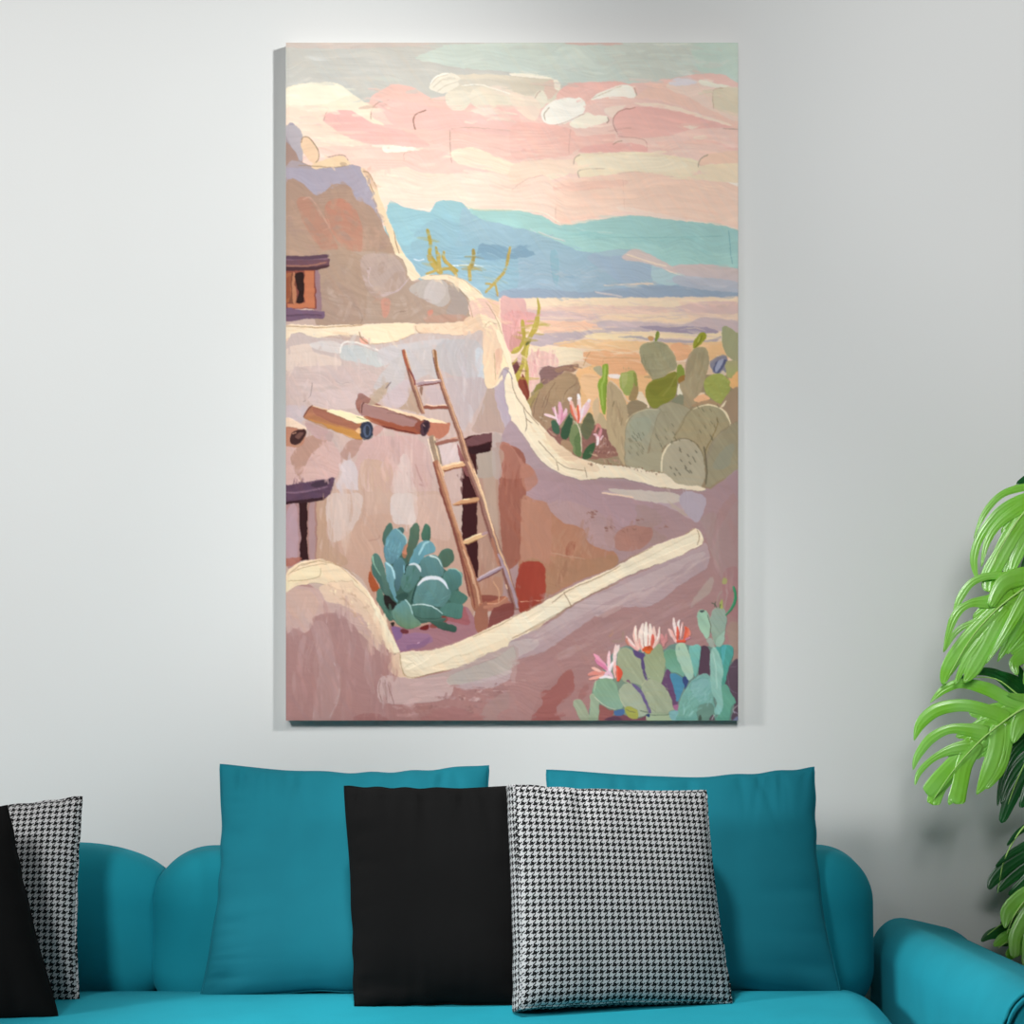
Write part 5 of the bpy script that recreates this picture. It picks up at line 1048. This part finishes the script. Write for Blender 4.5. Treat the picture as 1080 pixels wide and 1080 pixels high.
G1 = None
cushion('throw_pillow', (at(211, 1054, -.40), at(531, 1056, -.40), at(516, 807, -.255), at(233, 806, -.255)), .046, teal_pil,
        'large plain teal cushion leaning at the left behind the black one', 3, bow=.03, n=96, wr=1.2, group='teal cushions against the sofa back')
cushion('throw_pillow', (at(562, 1056, -.39), at(888, 1053, -.40), at(859, 810, -.255), at(577, 812, -.25)), .040, teal_pil,
        'large plain teal cushion behind the houndstooth one, near the right arm', 8, bow=.03, n=96, wr=1.2, group='teal cushions against the sofa back')
cushion('throw_pillow', (at(374, 1063, -.535), at(566, 1060, -.535), at(556, 829, -.405), at(363, 830, -.405)), .036, black_m,
        'black square cushion in the middle, in front of the left teal one', 5, bow=.008, n=70, group='black cushions on the sofa')
cushion('throw_pillow', (at(549, 1063, -.62), at(772, 1057, -.535), at(744, 834, -.44), at(542, 828, -.53)), .026, hound_m,
        'whole black and white houndstooth cushion right of the black one', 12, bow=.010, n=70, wr=.7, piping=.0022, uvrot=.01, gusset=.048, group='houndstooth cushions on the sofa')
cushion('throw_pillow', (at(-130, 1064, -.47), at(83, 1061, -.47), at(86, 841, -.345), at(-112, 855, -.345)), .036, hound_m,
        'houndstooth cushion cut off by the left edge of the photo', 21, bow=.014, n=70, wr=.8, piping=.0028, group='houndstooth cushions on the sofa')
cushion('throw_pillow', (at(-190, 1094, -.64), at(62, 1074, -.60), at(8, 850, -.50), at(-215, 866, -.52)), .038, black_m,
        'black cushion tilted over the left houndstooth one, at the photo edge', 33, bow=.010, n=60, group='black cushions on the sofa')

# ------------------------------------------------------------------ the plant
PY = -.34
plant = empty('monstera_plant', (1.12, -.25, 0), 'tall potted monstera with split glossy green leaves beside the sofa arm', 'plant')
# pot (lathe)
prof = [(.10, 0), (.115, .01), (.15, .26), (.158, .30), (.158, .315), (.146, .315), (.140, .28), (.10, .27)]
V = []; Fc = []; K = 40
for r, z in prof:
    for k in range(K): V.append((1.12+r*math.cos(k*2*math.pi/K), -.25+r*math.sin(k*2*math.pi/K), z))
for i in range(len(prof)-1):
    for k in range(K): Fc.append((i*K+k, i*K+(k+1) % K, (i+1)*K+(k+1) % K, (i+1)*K+k))
Fc.append(tuple(range(K))[::-1])
link('pot', mesh('pot', V, Fc), pot_m, plant)
V = [(1.12, -.25, .29)]+[(1.12+.143*math.cos(k*2*math.pi/K), -.25+.143*math.sin(k*2*math.pi/K), .285+.006*math.sin(k*3)) for k in range(K)]
link('soil', mesh('soil', V, [(0, 1+k, 1+(k+1) % K) for k in range(K)]), soil_m, plant)

def leaf(rib, lobes, y0, mat, seed, tip=None, depth=.05, stem_to=None, ribm=True, thick=.0007, web=None):
    """rib: midrib in photo places, base first. lobes: list of (points from the rib outwards, widths).
    Each lobe is a folded blade; the leaf arches away from its base."""
    rg = random.Random(seed)
    ribp = [Vector((x, y)) for x, y in rib]
    bx, by = rib[0]
    L = max(1, (ribp[-1]-ribp[0]).length)
    def yd(px, py):                               # the leaf curves towards the room, then droops
        d = math.hypot(px-bx, py-by)/140
        return y0-depth*(1.2*d-.9*d*d)
    V = []; Fc = []
    if web: lobes = lobes+[(rib, web)]
    for li, (pts, wd) in enumerate(lobes):
        q = spline([(x, y, w) for (x, y), w in zip(pts, [wd[0]+(wd[-1]-wd[0])*i/(len(pts)-1) if len(wd) != len(pts) else wd[i] for i in range(len(pts))])], 7)
        isw = isinstance(wd, tuple) or (web is not None and li == len(lobes)-1)
        lift = 0 if isw else rg.uniform(-.005, .005); fold = 0 if isw else rg.uniform(.04, .16)
        m = 8; start = len(V)
        for i, c in enumerate(q):
            a = q[max(i-1, 0)]; b = q[min(i+1, len(q)-1)]
            t = Vector((b.x-a.x, b.y-a.y)); t.normalize() if t.length else None
            nx, ny = -t.y, t.x
            s = i/(len(q)-1); w = max(c.z, .3)/2
            if s > .88: w *= max(.08, math.sqrt(max(0, 1-((s-.88)/.12)**2)))
            if s < .1: w *= .75+2.5*s
            for k in range(m+1):
                e = k/m*2-1
                px, py = c.x+nx*w*e, c.y+ny*w*e
                wpx = (CAM_D+y0)/F
                arch = -fold*w*wpx*(1-e*e)*.9     # gutter shape across the lobe
                vein = .0006*math.cos(e*9)
                V.append(at(px, py, yd(px, py)+arch+lift*s+vein-(0 if isw else .01*s*s)+(.0012 if isw else 0)))
        for i in range(len(q)-1):
            for k in range(m):
                a = start+i*(m+1)+k; Fc.append((a, a+1, a+m+2, a+m+1))
    me = mesh('leaf', V, Fc)
    o = link('leaf', me, mat, plant)
    md = o.modifiers.new('thickness', 'SOLIDIFY'); md.thickness = thick; md.offset = 0
    if ribm:
        rp = spline([at(x, y, yd(x, y)-.006) for x, y in rib], 6)
        link('midrib', tube(rp, [.0022*(1-.7*i/(len(rp)-1)) for i in range(len(rp))], 'midrib', 6), rib_m, o)
    if stem_to:
        b = at(bx, by, yd(bx, by)); e = Vector(stem_to)
        mid = (b+e)/2+Vector((.05, 0, .10))
        sp = spline([b, b*.7+mid*.3+Vector((.02, 0, .02)), mid, e], 8)
        link('leaf_stem', tube(sp, [.003+.003*i/(len(sp)-1) for i in range(len(sp))], 'leaf_stem', 8), stem_m, plant)

# leaf at the top, arching over to the left
leaf([(1108, 520), (1085, 535), (1066, 560), (1050, 590), (1044, 620)],
     [([(1104, 512), (1080, 514), (1056, 522), (1038, 542), (1027, 568)], [5, 8, 7, 6, 1]),
      ([(1104, 518), (1078, 526), (1054, 540), (1034, 566), (1027, 590), (1031, 613)], [6, 10, 10, 9, 8, 3]),
      ([(1098, 526), (1076, 536), (1054, 552), (1041, 572), (1035, 598)], [14, 13, 9, 7, 2]),
      ([(1090, 535), (1074, 552), (1057, 575), (1042, 597), (1034, 612)], [16, 14, 8, 7, 3]),
      ([(1085, 538), (1070, 562), (1054, 590), (1044, 610), (1042, 624)], [18, 16, 17, 16, 12]),
      ([(1086, 540), (1074, 568), (1064, 592), (1058, 613)], [14, 14, 9, 2]),
      ([(1094, 540), (1080, 570), (1070, 592), (1066, 606)], [16, 14, 12, 3]),
      ([(1100, 538), (1096, 575), (1084, 610)], [16, 18, 5]), ([(1098, 528), (1076, 546), (1056, 562)], (26, 22, 5)), ([(1106, 530), (1112, 570), (1104, 605)], [16, 18, 4]), ([(1108, 522), (1130, 550), (1128, 590)], [14, 18, 4])],
     -.26, lit_leaf, 1, web=[16, 16, 14, 10, 6], stem_to=(1.13, -0.25, .29))
# second leaf
leaf([(1108, 600), (1079, 621), (1052, 642), (1025, 672), (1000, 714)],
     [([(1076, 612), (1050, 607), (1027, 613), (1013, 630), (1006, 648)], [14, 8, 8, 8, 3]),
      ([(1070, 626), (1046, 634), (1022, 637), (1006, 652), (995, 688)], [14, 15, 8, 9, 2]),
      ([(1046, 650), (1028, 656), (1010, 665), (995, 688)], [16, 7, 6, 2]),
      ([(1064, 634), (1044, 652), (1020, 676), (1001, 702), (994, 722)], [18, 20, 18, 15, 6]),
      ([(1062, 640), (1040, 668), (1020, 696), (1007, 722)], [16, 10, 10, 3]),
      ([(1074, 628), (1056, 652), (1040, 682), (1026, 706), (1017, 720)], [16, 20, 17, 16, 3]),
      ([(1090, 616), (1076, 640), (1060, 668), (1040, 700)], [14, 14, 9, 2]),
      ([(1104, 604), (1078, 608), (1058, 616), (1044, 640)], [14, 20, 18, 10]), ([(1078, 620), (1052, 638), (1026, 652)], (26, 24, 6)),
      ([(1100, 604), (1108, 640), (1100, 690)], [16, 20, 4])],
     -.28, lit_leaf, 2, web=[20, 22, 16, 12, 5], stem_to=(1.10, -0.27, .29))
# pale leaf hanging at the frame edge
leaf([(1096, 605), (1084, 640), (1074, 670)],
     [([(1092, 610), (1082, 640), (1070, 665), (1052, 698)], [16, 24, 18, 2]), ([(1092, 620), (1090, 655), (1076, 672), (1062, 690)], [20, 22, 10, 3]), ([(1094, 640), (1086, 675), (1066, 690)], [18, 14, 3]), ([(1096, 620), (1106, 660), (1100, 690)], [20, 22, 4])],
     -.22, lit_leaf, 3, stem_to=(1.09, -.27, .29))
leaf([(1110, 675), (1090, 690), (1078, 705)], [([(1104, 680), (1082, 690), (1070, 700), (1073, 712)], [18, 16, 12, 4]), ([(1104, 690), (1088, 705), (1080, 722)], [16, 14, 3]), ([(1108, 684), (1112, 710), (1104, 730)], [16, 18, 4])], -.23, lit_leaf, 4, stem_to=(1.15, -.28, .29))
# the big leaf
leaf([(1125, 728), (1080, 747), (1052, 766), (1030, 785), (1006, 812), (984, 844)],
     [([(1090, 744), (1068, 740), (1042, 727), (1015, 721), (996, 727), (981, 741)], [14, 14, 14, 10, 9, 2]),
      ([(1064, 758), (1046, 751), (1018, 744), (990, 748), (972, 762), (964, 781)], [16, 14, 13, 14, 12, 2]),
      ([(1042, 774), (1024, 770), (1002, 769), (982, 779), (968, 797), (963, 812)], [18, 14, 10, 11, 8, 2]),
      ([(1024, 788), (1006, 790), (986, 799), (970, 814), (965, 828)], [18, 12, 7, 6, 2]),
      ([(1022, 790), (1004, 808), (990, 824), (978, 838)], [18, 18, 20, 18]), ([(1000, 816), (989, 832), (984, 849)], [14, 17, 14]),
      ([(1030, 782), (1018, 804), (1013, 826), (1008, 848)], [20, 18, 17, 20]), ([(1024, 800), (1012, 822), (1001, 849)], [10, 8, 6]),
      ([(1056, 764), (1052, 790), (1044, 814), (1030, 838)], [24, 20, 20, 3]), ([(1064, 762), (1061, 790), (1054, 812), (1040, 832)], [16, 12, 12, 5]),
      ([(1046, 768), (1034, 784), (1026, 800)], (24, 26, 10)), ([(1078, 748), (1062, 758), (1046, 770)], (12, 20, 24)), ([(1060, 754), (1044, 764), (1026, 784)], (14, 26, 26)), ([(1080, 750), (1052, 752), (1022, 752)], (18, 22, 6)), ([(1062, 760), (1036, 768), (1008, 777)], (20, 20, 5)), ([(1046, 772), (1024, 785), (1000, 798)], (20, 18, 6)), ([(1060, 765), (1046, 784), (1036, 798)], (20, 20, 4)),
      ([(1118, 732), (1096, 748), (1078, 760), (1068, 784)], [12, 24, 22, 5]), ([(1118, 736), (1104, 765), (1096, 800)], [18, 22, 4]), ([(1110, 728), (1084, 736), (1062, 732)], [14, 10, 3])],
     -.25, lit_leaf, 5, web=[20, 26, 28, 22, 16, 8], stem_to=(1.12, -0.29, .29))
# dark leaf behind the big one
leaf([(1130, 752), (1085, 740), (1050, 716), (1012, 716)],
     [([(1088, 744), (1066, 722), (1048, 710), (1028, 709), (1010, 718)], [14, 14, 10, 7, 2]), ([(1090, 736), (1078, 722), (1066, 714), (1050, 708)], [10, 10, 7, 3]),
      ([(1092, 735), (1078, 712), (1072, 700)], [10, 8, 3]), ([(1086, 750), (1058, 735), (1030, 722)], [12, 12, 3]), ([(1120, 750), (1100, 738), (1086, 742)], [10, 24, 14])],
     -.16, shaded_leaf, 6, stem_to=(1.16, -0.22, .29))
# dark hanging leaves under it
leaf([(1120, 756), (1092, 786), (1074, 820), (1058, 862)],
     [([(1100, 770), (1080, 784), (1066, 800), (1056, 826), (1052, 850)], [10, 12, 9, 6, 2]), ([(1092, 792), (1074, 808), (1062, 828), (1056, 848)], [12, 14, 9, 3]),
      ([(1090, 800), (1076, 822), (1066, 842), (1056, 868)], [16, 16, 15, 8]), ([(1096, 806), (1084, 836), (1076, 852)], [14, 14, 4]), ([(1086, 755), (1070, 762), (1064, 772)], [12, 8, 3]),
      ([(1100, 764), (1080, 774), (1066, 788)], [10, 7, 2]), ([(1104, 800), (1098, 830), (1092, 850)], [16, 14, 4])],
     -.17, shaded_leaf, 7, stem_to=(1.14, -0.20, .29))
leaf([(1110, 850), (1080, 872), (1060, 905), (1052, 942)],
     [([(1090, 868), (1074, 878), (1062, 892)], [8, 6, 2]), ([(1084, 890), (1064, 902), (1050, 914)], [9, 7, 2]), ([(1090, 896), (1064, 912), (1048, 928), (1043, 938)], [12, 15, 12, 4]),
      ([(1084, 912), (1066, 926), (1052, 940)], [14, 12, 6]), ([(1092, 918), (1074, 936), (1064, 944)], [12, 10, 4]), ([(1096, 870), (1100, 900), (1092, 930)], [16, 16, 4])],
     -.14, shaded_leaf, 8, stem_to=(1.13, -0.20, .29))
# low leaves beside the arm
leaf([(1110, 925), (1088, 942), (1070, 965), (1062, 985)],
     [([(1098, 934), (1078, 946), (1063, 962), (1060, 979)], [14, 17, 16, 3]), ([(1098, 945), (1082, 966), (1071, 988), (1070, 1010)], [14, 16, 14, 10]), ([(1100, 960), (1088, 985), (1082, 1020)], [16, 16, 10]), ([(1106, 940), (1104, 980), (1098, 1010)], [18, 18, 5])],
     -.20, lit_leaf, 9, depth=.02, stem_to=(1.08, -.22, .29))
leaf([(1110, 962), (1080, 982), (1052, 1000)], [([(1092, 978), (1074, 984), (1058, 990), (1048, 998)], [12, 14, 12, 4]), ([(1092, 990), (1074, 1000), (1062, 1010)], [14, 16, 8])], -.17, lit_leaf, 10, depth=.01, stem_to=(1.10, -.20, .29))
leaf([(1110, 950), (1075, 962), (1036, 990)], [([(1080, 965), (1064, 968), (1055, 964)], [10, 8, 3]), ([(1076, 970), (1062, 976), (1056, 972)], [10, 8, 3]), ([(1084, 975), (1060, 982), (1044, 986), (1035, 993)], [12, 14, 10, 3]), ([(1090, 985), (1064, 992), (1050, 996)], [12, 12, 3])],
     -.14, shaded_leaf, 11, depth=.01, stem_to=(1.13, -.19, .29))
leaf([(1130, 500), (1095, 502), (1070, 512)], [([(1120, 498), (1096, 500), (1072, 510)], [14, 14, 3]), ([(1120, 505), (1100, 512), (1080, 520)], [14, 12, 3])], -.16, shaded_leaf, 12, stem_to=(1.16, -.22, .29))
leaf([(1130, 540), (1095, 560), (1070, 590)], [([(1120, 545), (1090, 560), (1068, 575)], [14, 18, 4]), ([(1118, 552), (1094, 580), (1076, 606)], [18, 20, 4]), ([(1110, 540), (1082, 548), (1074, 562)], [12, 10, 3])], -.16, shaded_leaf, 13, stem_to=(1.17, -.25, .29))

# ------------------------------------------------------------------ light
def area(name, loc, target, size, power, col=(1, 1, 1), size_y=None):
    d = bpy.data.lights.new(name, 'AREA'); d.energy = power; d.color = col; d.shape = 'RECTANGLE'; d.size = size; d.size_y = size_y or size
    o = bpy.data.objects.new(name, d); C.objects.link(o); o.location = loc
    o.rotation_euler = (Vector(target)-Vector(loc)).to_track_quat('-Z', 'Y').to_euler(); return o
def spot(name, loc, target, power, ang, blend, rad, col=(1, 1, 1)):
    d = bpy.data.lights.new(name, 'SPOT'); d.energy = power; d.color = col; d.spot_size = math.radians(ang); d.spot_blend = blend; d.shadow_soft_size = rad
    o = bpy.data.objects.new(name, d); C.objects.link(o); o.location = loc
    o.rotation_euler = (Vector(target)-Vector(loc)).to_track_quat('-Z', 'Y').to_euler(); return o
spot('canvas_side_fill', (1.9, -2.6, 2.8), (-1.10, 0, 1.534), 457, 33.5, .70, .16, (1, .997, .99))  # unseen spot added from the right; throws the canvas shadow to its left
spot('right_wall_fill', (.3, -4.2, 2.8), (1.03, 0, 1.894), 637, 32.2, .60, .70, (1, 1, 1))  # unseen spot added to brighten the upper right wall
spot('left_wall_fill', (-1.59, -3.9, 2.8), (-1.15, 0, 1.17), 395, 48.2, 1.0, .35, (1, 1, 1))  # unseen spot added to lift the left side of the wall
spot('centre_fill', (.1, -3.6, 2.8), (.10, 0, .89), 415, 16.3, 1.0, .40, (1, 1, 1))  # unseen spot added to even out the canvas and the wall below it
spot('sofa_side_fill', (-3.0, -2.1, 1.60), (.26, -.9, .45), 410, 35, .8, .34, (1, 1, 1))  # unseen spot added to light the sofa and arm from the left
spot('seat_fill', (-.25, -1.05, 2.82), (.03, -.88, .43), 215, 44, .8, .12, (1, 1, 1))  # unseen overhead spot added to brighten the seat
w = bpy.data.worlds.new('room_ambient'); scene.world = w; w.use_nodes = True
w.node_tree.nodes['Background'].inputs[0].default_value = (.98, .99, 1, 1); w.node_tree.nodes['Background'].inputs[1].default_value = 0.032

vs = scene.view_settings
vs.view_transform = 'Standard'; vs.look = 'None'; vs.gamma = 1; vs.use_curve_mapping = False; vs.exposure = 0
